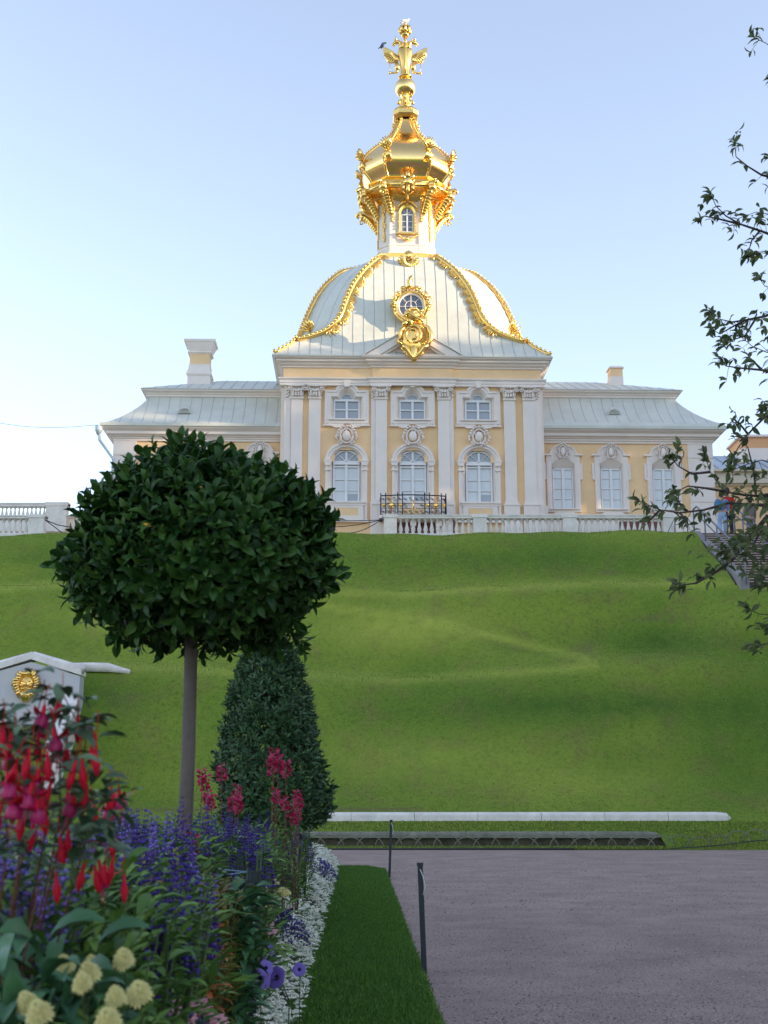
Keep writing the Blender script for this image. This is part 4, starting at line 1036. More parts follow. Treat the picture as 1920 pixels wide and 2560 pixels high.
# downpipe on the left corner
mb = MB(); mb.sm = True; a = Lc(246,1068,WY-.4); 
def dp(px, row, ly): x, z = Lc(px, row, ly); return (x, ly, z-ZT)
mb.lathe([(.07,-.30),(.13,-.16),(.17,-.1),(.17,.10)], 10, dp(247,1071,WY-.45)); p1 = dp(247,1080,WY-.45)
mb.tube([p1, dp(249,1100,WY-.45), dp(283,1148,WY-.12), (dp(283,1148,WY-.12)[0], WY-.12, 0.1)], .065, 8); mb.build('downpipe', mat('zinc', (.55,.62,.66), .4, metal=.2), PAV)
# --- balcony
bl, br = Lc(952,1262,-1.0)[0], Lc(1115,1262,-1.0)[0]; zbt, zbb = zf(1240,-1.0), zf(1288,-1.0)
bal = MB(); bal.box(bl-.05, br+.05, -1.05, 0, zbb-.16, zbb); 
for s in (-1,1): bal.prism([(0,0),(.0,.0),(.0,.0)],0,0) if False else None
for bx in (bl+.3, (bl+br)/2, br-.3): bal.box(bx-.12, bx+.12, -.85, 0, zbb-.42, zbb-.16)
balc = bal.build('balcony', WHITE, PAV)
mb = MB(); mb.sm = True; yb_ = -1.0
def arcz(x): t = (x-bl)/(br-bl); return zbt + .05*sin(pi*t)
xs_ = np.linspace(bl, br, 22); mb.tube([(x,yb_,arcz(x)) for x in xs_], .028, 5); mb.tube([(bl,yb_,zbb+.03),(br,yb_,zbb+.03)], .025, 5)
posts = [0,.075,.26,.335,.675,.745,.93,1.0]
for t in posts:
    x = bl+(br-bl)*t; mb.tube([(x,yb_,zbb),(x,yb_,arcz(x)+.05)], .026, 5); mb.ell((x,yb_,arcz(x)+.08),(.025,.025,.05),6,4)
for s in (bl, br): mb.tube([(s,yb_,arcz(s)),(s,0,arcz(s))], .025, 5); mb.tube([(s,yb_,zbb+.03),(s,0,zbb+.03)], .02, 5)
for s in (bl, br):
    for k in range(1,5): mb.tube([(s,yb_+.2*k,zbb),(s,yb_+.2*k,arcz(s))], .014, 4)
hh = zbt-zbb
for i in range(7):
    x0, x1 = bl+(br-bl)*posts[i], bl+(br-bl)*posts[i+1]; w = x1-x0; cols = max(1, int(round(w/.26)))
    for c in range(cols):
        for r_ in range(3):
            cx = x0+w*(c+.5)/cols; cz = zbb+hh*(r_+.5)/3; q = min(w/cols, hh/3)*.42
            if abs(cx-(bl+br)/2) < .24 and r_ == 1: continue
            sg = 1 if (c+r_) % 2 else -1; mb.spiral((cx-q*.35,yb_,cz+q*.3), q*.62, 1.3, 0, sg, .013, nn=4, n=10); mb.spiral((cx+q*.35,yb_,cz-q*.3), q*.62, 1.3, pi, sg, .013, nn=4, n=10)
mb.tube([(bl,yb_,zbb+hh*.62),(br,yb_,zbb+hh*.62)], .012, 4); mb.tube([(bl,yb_,zbb+hh*.36),(br,yb_,zbb+hh*.36)], .012, 4)
rl = mb.build('railing', IRON, balc)
mb = MB(); mb.sm = True; mx_ = (bl+br)/2; mz_ = zbb+hh*.52
mb.tube([(mx_,yb_-.03,mz_-.22),(mx_,yb_-.03,mz_+.22)], .018, 5); mb.tube([(mx_+.08,yb_-.03,mz_-.15),(mx_+.02,yb_-.03,mz_-.2),(mx_-.06,yb_-.03,mz_-.12),(mx_-.02,yb_-.03,mz_),(mx_-.06,yb_-.03,mz_+.12),(mx_+.02,yb_-.03,mz_+.2),(mx_+.08,yb_-.03,mz_+.15)], .016, 5)
mb.tube([(mx_-.1,yb_-.03,mz_-.14),(mx_+.0,yb_-.03,mz_-.23),(mx_+.12,yb_-.03,mz_-.1)], .016, 5)
for t, rd in ((.04,.055),(.16,.10),(.30,.06),(.71,.06),(.84,.10),(.965,.06)):
    x = bl+(br-bl)*t; mb.ell((x,yb_-.04,mz_),(rd,.04,rd),8,5)
    for a in range(6): mb.ell((x+rd*1.1*cos(a*pi/3),yb_-.03,mz_+rd*1.2*sin(a*pi/3)),(.03,.02,.03),5,4)
mb.build('gilded_monogram', GOLD, rl)
for o in [o for o in COL.objects if o.parent == PAV]: pass

# ================================================================== BALUSTRADES
BAL_Y = 46.6
def baluster_mesh(h, r):
    m = MB(); m.sm = True; u = h
    m.lathe([(r*1.05,0),(r*1.05,.07*u),(r*.62,.10*u),(r*.70,.16*u),(r*1.0,.27*u),(r*.92,.38*u),(r*.62,.55*u),(r*.45,.72*u),(r*.45,.82*u),(r*.75,.85*u),(r*.5,.88*u),(r*1.0,.92*u),(r*1.0,u)], 12, (0,0,0)); return m
def balustrade(name, label, y, pedestals, n_between, r0, r1, rbot, group=None, rad=None, face=1):
    """pedestals: list of (px0,px1); rail rows r0-r1, feet at rbot, all at distance y"""
    x0 = at(pedestals[0][0], r1, y).x; zr0, zr1, zb = at(960,r0,y).z, at(960,r1,y).z, at(960,rbot,y).z
    root = empty(name, (x0, y, zb-.25), label, 'balustrade', group); ox, oz = x0, zb-.25
    xs = [(at(a,r1,y).x-ox, at(b_,r1,y).x-ox) for a, b_ in pedestals]; H_ = zr1-oz
    m = MB(); m.box(xs[0][0]-.05, xs[-1][1]+.05, -.17, .17, H_, zr0-oz-.05); m.box(xs[0][0]-.08, xs[-1][1]+.08, -.20, .20, zr0-oz-.05, zr0-oz)
    for a, b_ in xs: m.box(a-.05, b_+.05, -.23, .23, H_+.02, zr0-oz+.02)
    m.build('handrail', MARBLE, root)
    m = MB(); m.box(xs[0][0], xs[-1][1], -.20, .20, -.5, .22); m.build('base_course', MARBLE, root)
    for a, b_ in xs:
        m = MB(); m.box(a, b_, -.20, .20, .22, H_+.02); m.build('pedestal', MARBLE, root)
    proto = None
    for i, n in enumerate(n_between):
        a, b_ = xs[i][1], xs[i+1][0]
        for k in range(n):
            x = a + (b_-a)*(k+.62)/(n+.24)
            if proto is None:
                proto = baluster_mesh(H_-.22, rad or (b_-a)/n*.36).build('baluster', MARBLE, root); o = proto
            else:
                o = proto.copy(); COL.objects.link(o); o.parent = root
            o.location = (x, 0, .22)
    return root
balustrade('terrace_balustrade', 'white marble balustrade along the lawn crest in front of the pavilion', BAL_Y, [(960,992),(1182,1216),(1405,1440),(1655,1686)], [12,12,14], 1289, 1298, 1334)
balustrade('terrace_balustrade', 'lower white balustrade at the left edge ending in a square pedestal', BAL_Y, [(-150,-110),(75,113)], [13], 1290, 1298, 1333)
balustrade('terrace_balustrade', 'farther white balustrade at the left with sky between its balusters', 55.0, [(-160,-115),(118,170)], [22], 1259, 1268, 1290)
mb = MB()
p = at(118,1290,54.9); q = at(300,1290,54.9); mb.box(p.x-9, q.x+1.6, 55.2, 55.7, ZT-.2, p.z-.02); mb.box(p.x-9, q.x+1.6, 55.1, 55.75, p.z-.02, p.z+.05); 
tag(mb.build('retaining_wall', WHITE), 'white plastered low wall under the far left balustrade', 'wall')
# dark basement windows behind the right balustrade (part of the pavilion wing)
mb = MB(); x0, x1 = Lc(1548,1310,WY-.1)[0], Lc(1652,1310,WY-.1)[0]; mb.box(x0, x1, WY-.16, WY-.11, .35, zf(1302,WY)); mb.build('basement_window', BROWN, PAV)
# slack cables from the balustrade pedestal to the left
mb = MB(); mb.sm = True
A = at(953,1300,46.4)
for (px, py, sag) in ((780,1302,.02),(780,1316,.14),(860,1334,.16)):
    B = at(px, py, 46.2) if px != 860 else at(860,1334,46.2); pts = []
    for i in range(15):
        t = i/14; p = A.lerp(B, t); p.z -= sag*sin(pi*t)*.8; pts.append(tuple(p))
    mb.tube(pts, .016, 5)
mb.ell(tuple(A), (.10,.08,.09), 8, 5)
B2 = at(113,1300,46.4)
for (px, py) in ((175,1318),(215,1370)):
    C2 = at(px,py,46.3); mb.tube([tuple(B2), tuple(B2.lerp(C2,.5)-Vector((0,0,.05))), tuple(C2)], .02, 5)
tag(mb.build('cable', IRON), 'black cables slung from the balustrade pedestals toward the left', 'cable')

m = MB(); m.sm = True; A = at(-60,1047,52.4); B = at(246,1062,52.6); m.tube([tuple(A.lerp(B, t)-Vector((0,0,.25*sin(pi*t)))) for t in np.linspace(0,1,12)], .009, 4)
tag(m.build('overhead_wire', IRON), 'thin overhead wire crossing the sky to the left roof corner', 'wire')
# ================================================================== SERVICE BUILDING AT THE RIGHT
SB = empty('service_building', (14.5, 66, ZT), 'low yellow annexe behind the steps with grey seamed roof and pink chimney stack', 'building')
def sbp(px, row, y=66.0): p = at(px, row, y); return p.x-14.5, p.z-ZT
mb = MB(); xl0 = sbp(1730,1250)[0]; ztw = sbp(1800,1215)[1]; mb.box(xl0, 16, 0, 9, 0, ztw); mb.build('wall', YELLOW, SB)
mb = MB(); ze = sbp(1800,1178)[1]; mb.prism([(xl0-.2,ztw),(16,ztw),(16,ztw+.1),(xl0-.2,ztw+.1)], -.15, 0); mb.box(xl0-.3, 16.1, -.3, 0, ztw+.1, ze-.12); mb.box(xl0-.4, 16.1, -.55, 0, ze-.12, ze); mb.build('cornice', mat('cream_plaster', (.70,.62,.50), .75), SB)
mb = MB(); zr = sbp(1830,1140,70)[1]; mb.add([(xl0-.4,-.55,ze),(16.1,-.55,ze),(16.1,4,zr),(xl0+2.2,4,zr),(xl0-.4,9,ze)], [(0,1,2,3),(0,3,4)]); mb.mi = 1
for k in range(26): mb.tube([(xl0+.7*k,-.55,ze+.03),(xl0+.7*k+.25,4,zr+.03)], .03, 4)
mb.build('roof', [mat('blue_grey_roof_sheet', (.36,.42,.50), .4), SEAM], SB)
mb = MB(); x, z = sbp(1848,1170,67.5); n = 10; mb.sm = True
mb.rings([[(x+.02*cos(pi*i/n), 3.4, z+.8) for i in range(n+1)], [(x+.42*cos(pi*i/n), 1.2, z+.62*sin(pi*i/n)-.2) for i in range(n+1)], [(x+.32*cos(pi*i/n), 1.2, z+.5*sin(pi*i/n)-.2) for i in range(n+1)]], wrap=False); mb.sm = False
for k in range(5): mb.box(x-.33, x+.33, 1.22, 1.26, z-.18+.1*k, z-.13+.1*k)
mb.build('roof_vent', MATS['cream_plaster'], SB)
mb = MB(); x0, z0 = sbp(1858,1180,68.5); x1, _ = sbp(1960,1180,68.5); zm = sbp(1880,1120,68.5)[1]; zt = sbp(1880,1093,68.5)[1]; mb.box(x0,x1,2.5,5,z0-1,zm); ch = mb.build('chimney_stack', WHITE, SB)
mb = MB(); mb.box(x0+.01,x1-.01,2.51,4.99,zm,zt); mb.build('chimney_top', mat('orange_plaster', (.74,.40,.2), .8), ch)
mb = MB(); mb.box(x0-.15,x1+.15,2.35,5.15,zt,zt+.10); mb.taper((x0+x1)/2,3.75,zt+.10,zt+.28,(x1-x0)/2,1.2,(x1-x0)/2-.3,.9); mb.build('chimney_cap', WHITE, ch)
mb = MB(); x0, z1 = sbp(1783,1262); x1, _ = sbp(1806,1262); mb.box(x0-.15,x1+.15,-.1,0,0,z1+.1); dr = mb.build('door', WHITE, SB)
mb = MB(); mb.box(x0,x1,-.14,-.1,sbp(1790,1300)[1],z1); mb.box(x0,x1,-.14,-.1,.3,sbp(1790,1308)[1]); mb.build('pane', GLASS, dr)

# ================================================================== STEPS
ZS = hz(10.9, 44.4)+.02; SX0, SX1 = 11.36, 17.0
ST_ = empty('garden_staircase', (SX0, 44.5, ZS), 'broad dark flight of steps with pale nosings climbing the bank at the right', 'staircase')
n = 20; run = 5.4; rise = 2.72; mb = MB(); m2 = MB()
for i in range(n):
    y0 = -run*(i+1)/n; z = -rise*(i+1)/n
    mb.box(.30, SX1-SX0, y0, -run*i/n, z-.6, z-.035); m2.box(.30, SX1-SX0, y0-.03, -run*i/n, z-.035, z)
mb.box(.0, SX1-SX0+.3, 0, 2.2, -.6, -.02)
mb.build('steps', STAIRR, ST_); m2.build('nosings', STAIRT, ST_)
mb = MB(); mb.add([(0,.3,-.9),(.30,.3,-.9),(.30,-run-.02,-rise-1.0),(0,-run-.02,-rise-1.0),(0,.3,.12),(.30,.3,.12),(.30,-run-.02,-rise+.10),(0,-run-.02,-rise+.10)], [(0,1,2,3),(4,7,6,5),(0,4,5,1),(3,2,6,7),(0,3,7,4),(1,5,6,2)])
mb.build('stringer', CONCRETE, ST_)
def rail(x, off, y0=0.5, y1=-run-.2):
    m = MB(); m.sm = True
    g = lambda y: -rise/run*(-y) if y < 0 else 0.0
    for h, r_ in ((.92,.035),(.62,.028)): m.tube([(x,y0,h+off+g(y0)),(x,0,h+off),(x,y1,h+off+g(y1))], r_, 7)
    for k in range(5):
        y = y0+(y1-y0)*k/4; m.tube([(x,y,g(y)-.1+off),(x,y,g(y)+.92+off)], .028, 6)
    m.tube([(x,y1,.92+off+g(y1)),(x,y1-.12,.75+off+g(y1)),(x,y1,.62+off+g(y1))], .03, 6)
    return m
rail(.15, .06).build('handrail', STEEL, ST_); rail(1.6, 0.0, .3, -3.9).build('handrail', STEEL, ST_)
# wire fence posts by the stair head
m = MB(); m.sm = True
P = []
for px, py in ((1687,1334),(1719,1334)):
    p = at(px, py, 45.6); q = at(px, 1294, 45.6); m.tube([tuple(p-Vector((0,0,.2))), tuple(q)], .018, 6); P.append(q)
m.tube([tuple(at(1686,1312,45.6)), tuple(at(1719,1305,45.6))], .012, 5); m.tube([tuple(at(1686,1296,45.6)), tuple(at(1668,1334,45.5))], .012, 5); m.tube([tuple(P[1]), tuple(at(1745,1340,44.9))], .012, 5)
tag(m.build('wire_fence', IRON), 'thin dark wire fence between the balustrade end and the stair head', 'fence')

# ================================================================== PEOPLE
def skin_mesh(name, nodes, edges, m, parent, sub=2):
    me = bpy.data.meshes.new(name); me.from_pydata([n_[0] for n_ in nodes], edges, []); o = bpy.data.objects.new(name, me); COL.objects.link(o)
    md = o.modifiers.new('s', 'SKIN'); md.use_smooth_shade = True
    sv = me.skin_vertices[0].data
    for i, n_ in enumerate(nodes): sv[i].radius = (n_[1], n_[1] if len(n_) < 3 else n_[2]); sv[i].use_root = (i == 0)
    s_ = o.modifiers.new('u', 'SUBSURF'); s_.levels = sub; s_.render_levels = sub
    dg = bpy.context.evaluated_depsgraph_get(); me2 = bpy.data.meshes.new_from_object(o.evaluated_get(dg)); me2.name = name
    bpy.data.objects.remove(o); o = bpy.data.objects.new(name, me2); COL.objects.link(o); me2.materials.clear(); me2.materials.append(m); o.parent = parent
    return o
SKIN = mat('skin', (.50,.29,.21), .6)
def person(loc, rz, label, top, bottom, hair, pose, scale=1.0, extra=None):
    root = empty('person', loc, label, 'person', rz=rz); root.scale = (scale,)*3
    hip = .92
    armL, armR, legL, legR = pose
    N = [((0,0,hip),.13,.10), ((0,-.01,1.12),.13,.09), ((0,0,1.32),.16,.10), ((0,0,1.44),.11,.08), ((0,-.01,1.53),.055), ((0,-.02,1.62),.085,.095), ((0,-.02,1.70),.085,.10)]
    Ed = [(0,1),(1,2),(2,3),(3,4),(4,5),(5,6)]
    parts_arm = []
    for s, arm in ((-1,armL),(1,armR)):
        k = len(N); sh = (s*.19,0,1.41); N.append((sh,.062)); Ed.append((3,k))
        N.append((arm[0],.048)); Ed.append((k,k+1)); N.append((arm[1],.036)); Ed.append((k+1,k+2))
        h = Vector(arm[1]); d = (h-Vector(arm[0])).normalized(); N.append((tuple(h+d*.09),.040,.022)); Ed.append((k+2,k+3))
        parts_arm.append((sh, arm[0], arm[1]))
        for j in range(4):
            side = Vector((0,1,0)).cross(d).normalized()*(j-1.5)*.02; N.append((tuple(h+d*(.15+.01*(j in (1,2)))+side+Vector((0,-.015,0))),.009)); Ed.append((k+3,len(N)-1))
        N.append((tuple(h+d*.07+Vector((0,-.05,0))),.010)); Ed.append((k+3,len(N)-1))
    legs = []
    for s, leg in ((-1,legL),(1,legR)):
        k = len(N); N.append(((s*.09,0,.84),.095)); Ed.append((0,k)); N.append((leg[0],.062)); Ed.append((k,k+1)); N.append((leg[1],.042)); Ed.append((k+1,k+2))
        f = Vector(leg[1]); N.append((tuple(f+Vector((0,.14,-.05))),.04,.025)); Ed.append((k+2,k+3)); legs.append((leg[0], leg[1]))
    body = skin_mesh('body', N, Ed, SKIN, root)
    # clothing follows the same skeleton, slightly fuller
    T = [((0,0,.90),.155,.125), ((0,-.01,1.12),.155,.115), ((0,0,1.32),.185,.125), ((0,0,1.45),.10,.085)]; Te = [(0,1),(1,2),(2,3)]
    for sh, el, wr in parts_arm: k = len(T); T += [(sh,.085), (el,.068), (tuple(Vector(el).lerp(Vector(wr),.9)),.055)]; Te += [(2,k),(k,k+1),(k+1,k+2)]
    skin_mesh('shirt', T, Te, top, root)
    Q = [((0,0,.98),.15,.12), ((0,0,.88),.16,.13)]; Qe = [(0,1)]
    for (s, (kn, an)) in zip((-1,1), legs): k = len(Q); Q += [((s*.095,0,.78),.10), (kn,.078), (tuple(Vector(kn).lerp(Vector(an),.93)),.066)]; Qe += [(1,k),(k,k+1),(k+1,k+2)]
    skin_mesh('trousers', Q, Qe, bottom, root)
    m = MB(); m.sm = True; m.ell((0,.028*-1-.0,1.70),(.098,.112,.115),14,9); m.ell((0,-.05,1.64),(.09,.08,.11),12,8)
    hairo = m.build('hair', hair, root); hairo.location = (0,-.012,.012)
    m = MB(); m.sm = True                                   # face: nose, ears, eyes, mouth (front is +y)
    m.ell((0,.085,1.645),(.014,.022,.025),6,5)
    for s in (-1,1): m.ell((s*.088,.0,1.645),(.012,.022,.032),6,5); m.ell((s*.032,.078,1.668),(.013,.010,.008),6,5)
    m.ell((0,.075,1.603),(.025,.010,.007),6,4); m.build('face', SKIN, root)
    m = MB(); m.sm = True
    for (kn, an) in legs: m.ell((an[0],an[1]+.06,an[2]-.055),(.05,.14,.045),10,6)
    m.build('shoes', IRON, root)
    if extra: extra(root)
    return root
RED = mat('red_cloth', (.55,.012,.015), .8); NAVY = mat('navy_cloth', (.02,.025,.07), .8); DENIM = mat('blue_denim', (.09,.20,.36), .85, var=.3, vscale=9); PALE = mat('pale_denim', (.30,.42,.62), .85, var=.15, vscale=9)
DHAIR = mat('dark_hair', (.03,.02,.018), .6); GREYC = mat('grey_cloth', (.16,.15,.17), .85); WHITEC = mat('white_cap_cloth', (.6,.6,.62), .8); KHAKI = mat('khaki_cloth', (.20,.17,.15), .85)
stand = (((-.25,.02,1.16),(-.27,.08,.92)), ((.25,.02,1.16),(.27,.08,.92)), ((-.10,.02,.48),(-.11,-.02,.08)), ((.10,.02,.48),(.12,.0,.08)))
bent = (((-.27,.0,1.17),(-.14,.22,1.10)), ((.27,.0,1.17),(.14,.24,1.12)), ((-.10,.03,.48),(-.10,-.02,.08)), ((.11,.03,.48),(.12,.0,.08)))
stride = (((-.24,.05,1.16),(-.22,.22,.98)), ((.25,-.08,1.17),(.24,-.10,.92)), ((-.10,.10,.50),(-.11,-.06,.10)), ((.10,.02,.48),(.12,.16,.08)))
def backpack(root):
    m = MB(); m.sm = True; m.ell((-.16,-.16,1.22),(.17,.12,.22),12,8); m.ell((-.16,-.25,1.15),(.12,.06,.12),10,6); m.tube([(-.13,.12,1.36),(-.12,.0,1.47),(-.13,-.13,1.4)], .025, 6)
    m.build('backpack', mat('blue_bag_cloth', (.06,.16,.30), .7), root)
pz = ZS-.02
person((at(1822,1300,45.1).x, 45.15, pz), R(5), 'man in a red jacket and navy trousers seen from behind on the stair landing', RED, NAVY, DHAIR, bent, 1.03)
person((at(1811,1300,44.0).x, 44.25, ZS-rise/n*1.0+.0), R(-6), 'person in blue denim jacket, pale jeans and blue backpack on the top step', DENIM, PALE, DHAIR, stride, .90, backpack)
def cap_(root):
    m = MB(); m.sm = True; m.ell((0,-.01,1.76),(.105,.12,.07),12,6); m.box(-.07,.07,.08,.17,1.735,1.75); m.build('cap', WHITEC, root)
person((at(1876,1300,46.0).x, 46.0, pz), R(20), 'person in a white cap and khaki shirt half hidden by leaves', KHAKI, GREYC, DHAIR, stand, .95, cap_)

# birds on the eagle
def bird(name, loc, rz, sc, m, label, pitch=0.5):
    b_ = MB(); b_.sm = True
    M_ = Matrix.Rotation(-pitch, 3, 'Y')
    b_.ell((0,0,.12),(.20,.085,.095),12,8,M_); b_.ell((.16,0,.25),(.07,.06,.06),10,6); b_.tube([(.20,0,.25),(.28,0,.24)], [.022,.006], 6)
    b_.tube([(-.12,0,.06),(-.30,0,-.04)], [.05,.02], 6); b_.ell((-.05,.075,.12),(.20,.02,.06),10,5,M_); b_.ell((-.05,-.075,.12),(.20,.02,.06),10,5,M_)
    for s in (-1,1): b_.tube([(.02,s*.03,.05),(.03,s*.03,-.02)], .01, 5)
    o = b_.build(name, m); o.location = loc; o.rotation_euler = (0,0,rz); o.scale = (sc,)*3; return tag(o, label, 'bird')
def pav2w(x, y, z): return (OX+x*cos(YAW)-y*sin(YAW), OY+x*sin(YAW)+y*cos(YAW), z+ZT)
bird('gull', pav2w(.02, HD, CROWN_TOP+.02), 0.2, .95, mat('gull_feathers', (.62,.60,.62), .7), 'white gull perched on the crown above the gilded eagle', .2)
wt = (-280*.1989*pxm(110)+0, HD, ep(813,450)[2]); bird('crow', pav2w(wt[0], wt[1], wt[2]+.02), R(-20), .85, mat('dark_blue_feathers', (.03,.05,.14), .5), 'dark bird perched on the left wing tip of the gilded eagle', 1.0)

# ================================================================== MARBLE AT THE FOOT OF THE BANK
def stone_row(name, label, px0, px1, nblk, y, r_top, r_bot, m, depth, jog=None, endround=True, cat='kerb', drop=.25):
    A, B = at(px0, r_bot, y), at(px1, r_bot, y); zt = at(px0, r_top, y).z; zt2 = at(px1, r_top-1, y).z; root = empty(name, (A.x, y, A.z), label, cat)
    L0 = B.x-A.x
    for i in range(nblk):
        a, b_ = L0*i/nblk, L0*(i+1)/nblk; h = zt-A.z + (zt2-zt)*i/nblk
        mb = MB(); mb.sm = False; n_ = 8
        prof = [(0,-drop),(0,h*.55),(h*.12,h*.85),(h*.4,h),(depth*.7,h),(depth,h*.7),(depth,-drop)]
        secs = [a+.006, b_-.006]
        rs = [[(x, p[0], p[1]) for p in prof] for x in secs]
        if endround and i == nblk-1: rs = [[(a+.006,p[0],p[1]) for p in prof], [(b_-.35,p[0],p[1]) for p in prof], [(b_-.1,p[0]+.03,p[1]*.85) for p in prof], [(b_,p[0]+.1,p[1]*.35) for p in prof]]
        mb.rings(rs, cap0=True, cap1=True); mb.build('stone_block', m, root)
    return root
stone_row('marble_kerb', 'long low white marble kerb across the foot of the grassy bank', 560, 1830, 8, 31.25, 2031, 2048, MARBLE, .35)
stone_row('stone_edging', 'long weathered grey stone ledge above the hoop edging', 430, 1655, 5, 30.12, 2080, 2095, GREYSTONE, .38, drop=0.0)
mb = MB(); A = at(430,2096,30.28); B = at(1660,2096,30.28); mb.box(A.x, B.x, 30.3, 30.6, -.05, A.z); tag(mb.build('ledge_wall', DARKSTONE), 'dark recessed wall under the grey stone ledge', 'wall')
# hoop edging
def hoop_mesh(w=.62, h=.25):
    m = MB(); m.sm = True; m.tube([(w*.5*cos(a), 0, h*sin(a)*1.0) for a in np.linspace(0, pi, 13)], .012, 5); return m
m = hoop_mesh()
root = empty('hoop_edging', (at(780,2120,29.5).x, 29.5, 0), 'low row of overlapping wire hoops between gravel and stone ledge', 'edging')
h0 = m.build('hoop', mat('pale_green_wire', (.15,.16,.11), .6), root); x = 0.0; i = 0
while x < 13.5:
    o = h0 if i == 0 else h0.copy()
    if i: COL.objects.link(o); o.parent = root
    o.location = (x, .03*sin(i*1.7), .05 + (.18 if x > 9.3 else 0)*min(1,(x-9.3)/1.0) + .03*sin(i*2.1)); o.rotation_euler = (0, .05*sin(i*1.3), .08*sin(i)); x += .46 if i % 3 else .42; i += 1
m = MB(); m.sm = True
m.tube([(0,-.1,.02),(4.3,-.1,.03),(6.0,-.15,.03)], .02, 5); m.tube([(8.2,-.15,.03),(9.3,-.1,.10),(10.2,.0,.20),(10.9,.1,.24)], .014, 5); m.build('hose', mat('dark_green_rubber', (.03,.035,.03), .5), root)
# curved marble kerb on the bank, left
mb = MB(); mb.sm = True; pts = []
for px, py in ((120,1688),(190,1684),(230,1684),(270,1685),(305,1684),(325,1681)): pts.append(on_hill(px, py)+Vector((0,0,.30 if px < 300 else (.16 if px < 320 else .06))))
prof = []
for i, p in enumerate(pts):
    d = (pts[min(i+1,len(pts)-1)]-pts[max(i-1,0)]).normalized(); sd_ = Vector((d.y,-d.x,0)).normalized(); hgt = .26 if i < 4 else .16
    prof.append([tuple(p+sd_*.0+Vector((0,0,-hgt))), tuple(p+sd_*.05+Vector((0,0,-hgt))), tuple(p+sd_*.10+Vector((0,0,-.08))), tuple(p+sd_*.06), tuple(p-sd_*.28), tuple(p-sd_*.32+Vector((0,0,-hgt)))])
mb.rings(prof, cap0=True, cap1=True); tag(mb.build('curved_kerb', MARBLE), 'short curved marble kerb with mossy underside on the grass behind the fountain wall', 'kerb')
# fountain wall with gilded mask
FW = empty('fountain_wall', (at(75,1700,34.5).x, 34.5, 2.0), 'gabled white marble fountain wall with a gilded mask at the left edge', 'fountain')
ox, oz = at(75,1700,34.5).x, 2.0
def fp(px, row): p = at(px, row, 34.5); return p.x-ox, p.z-oz
mb = MB(); e, ze_ = fp(200,1690); ap = fp(75,1655)[1]
mb.prism([(-e,-1),(e,-1),(e,ze_),(0,ap),(-e,ze_)], 0, .5); body = mb.build('wall_panel', MARBLEG, FW)
mb = MB(); mb.sm = False
for s in (-1,1):
    x1, z1 = fp(208,1668); za = fp(75,1627)[1]; zlo = fp(75,1648)[1]; zl1 = fp(204,1688)[1]
    mb.prism([(0,zlo),(s*x1*.97,zl1),(s*x1*.97,zl1+.16),(0,zlo+.17)] if s > 0 else [(0,zlo),(0,zlo+.17),(s*x1*.97,zl1+.16),(s*x1*.97,zl1)], -.05, .55)
    mb.sm = True; mb.tube([(0,.15,za-.10),(s*(x1+.0),.15,z1-.06)], .105, 10); mb.sm = False; mb.prism([(0,zlo+.16),(s*x1,zl1+.16),(s*x1,z1-.06),(0,za-.10)] if s > 0 else [(0,zlo+.16),(0,za-.10),(s*x1,z1-.06),(s*x1,zl1+.16)], .1, .55)
mb.build('coping', MARBLE, FW)
mb = MB(); mb.sm = True; mx0, mz0 = fp(70,1712)
r_ = random.Random(4)
mb.ell((mx0,-.08,mz0),(.22,.14,.26),12,8)
for i in range(26):
    a = 2*pi*i/26; rr_ = .26+.10*r_.random(); q = (mx0+.2*cos(a),-.12,mz0+.02+.22*sin(a)); mb.tube([q,(mx0+rr_*cos(a+.15),-.16-.04*r_.random(),mz0+.02+rr_*1.05*sin(a+.15)),(mx0+(rr_+.08)*cos(a+.35),-.08,mz0+.02+(rr_+.06)*1.1*sin(a+.35))], [.06,.05,.02], 5)
mb.ell((mx0,-.24,mz0+.0),(.045,.06,.07),7,5)
for s in (-1,1): mb.ell((mx0+s*.09,-.2,mz0+.08),(.05,.05,.025),7,5); mb.ell((mx0+s*.11,-.18,mz0-.03),(.07,.07,.06),7,5); mb.tube([(mx0,-.2,mz0-.10),(mx0+s*.1,-.2,mz0-.12),(mx0+s*.15,-.17,mz0-.2)], [.03,.035,.02], 5)
for k in range(7): mb.tube([(mx0+.03*(k-3),-.18,mz0-.18),(mx0+.035*(k-3),-.2,mz0-.32),(mx0+.02*(k-3),-.12,mz0-.48)], [.05,.04,.02], 5)
mb.build('gilded_mask', GOLD, FW)
mb = MB(); P0 = at(195,1733,34.4); P1 = at(128,1860,31.6); P0 -= Vector((ox,34.5,oz)); P1 -= Vector((ox,34.5,oz))
w0, w1 = .33, .33
sec = lambda p: [(p.x-.02,p.y,p.z-1.2),(p.x-.02,p.y,p.z-.10),(p.x-.06,p.y,p.z-.08),(p.x-.06,p.y,p.z-.02),(p.x-.02,p.y,p.z),(p.x+.30,p.y,p.z),(p.x+.36,p.y,p.z-.03),(p.x+.36,p.y,p.z-.09),(p.x+.32,p.y,p.z-.10),(p.x+.32,p.y,p.z-1.2)]
P0.x -= .3; P1.x -= .1; mb.rings([sec(P0), sec(P0.lerp(P1,.5)), sec(P1)], cap0=True, cap1=True); mb.build('parapet', MARBLE, FW)
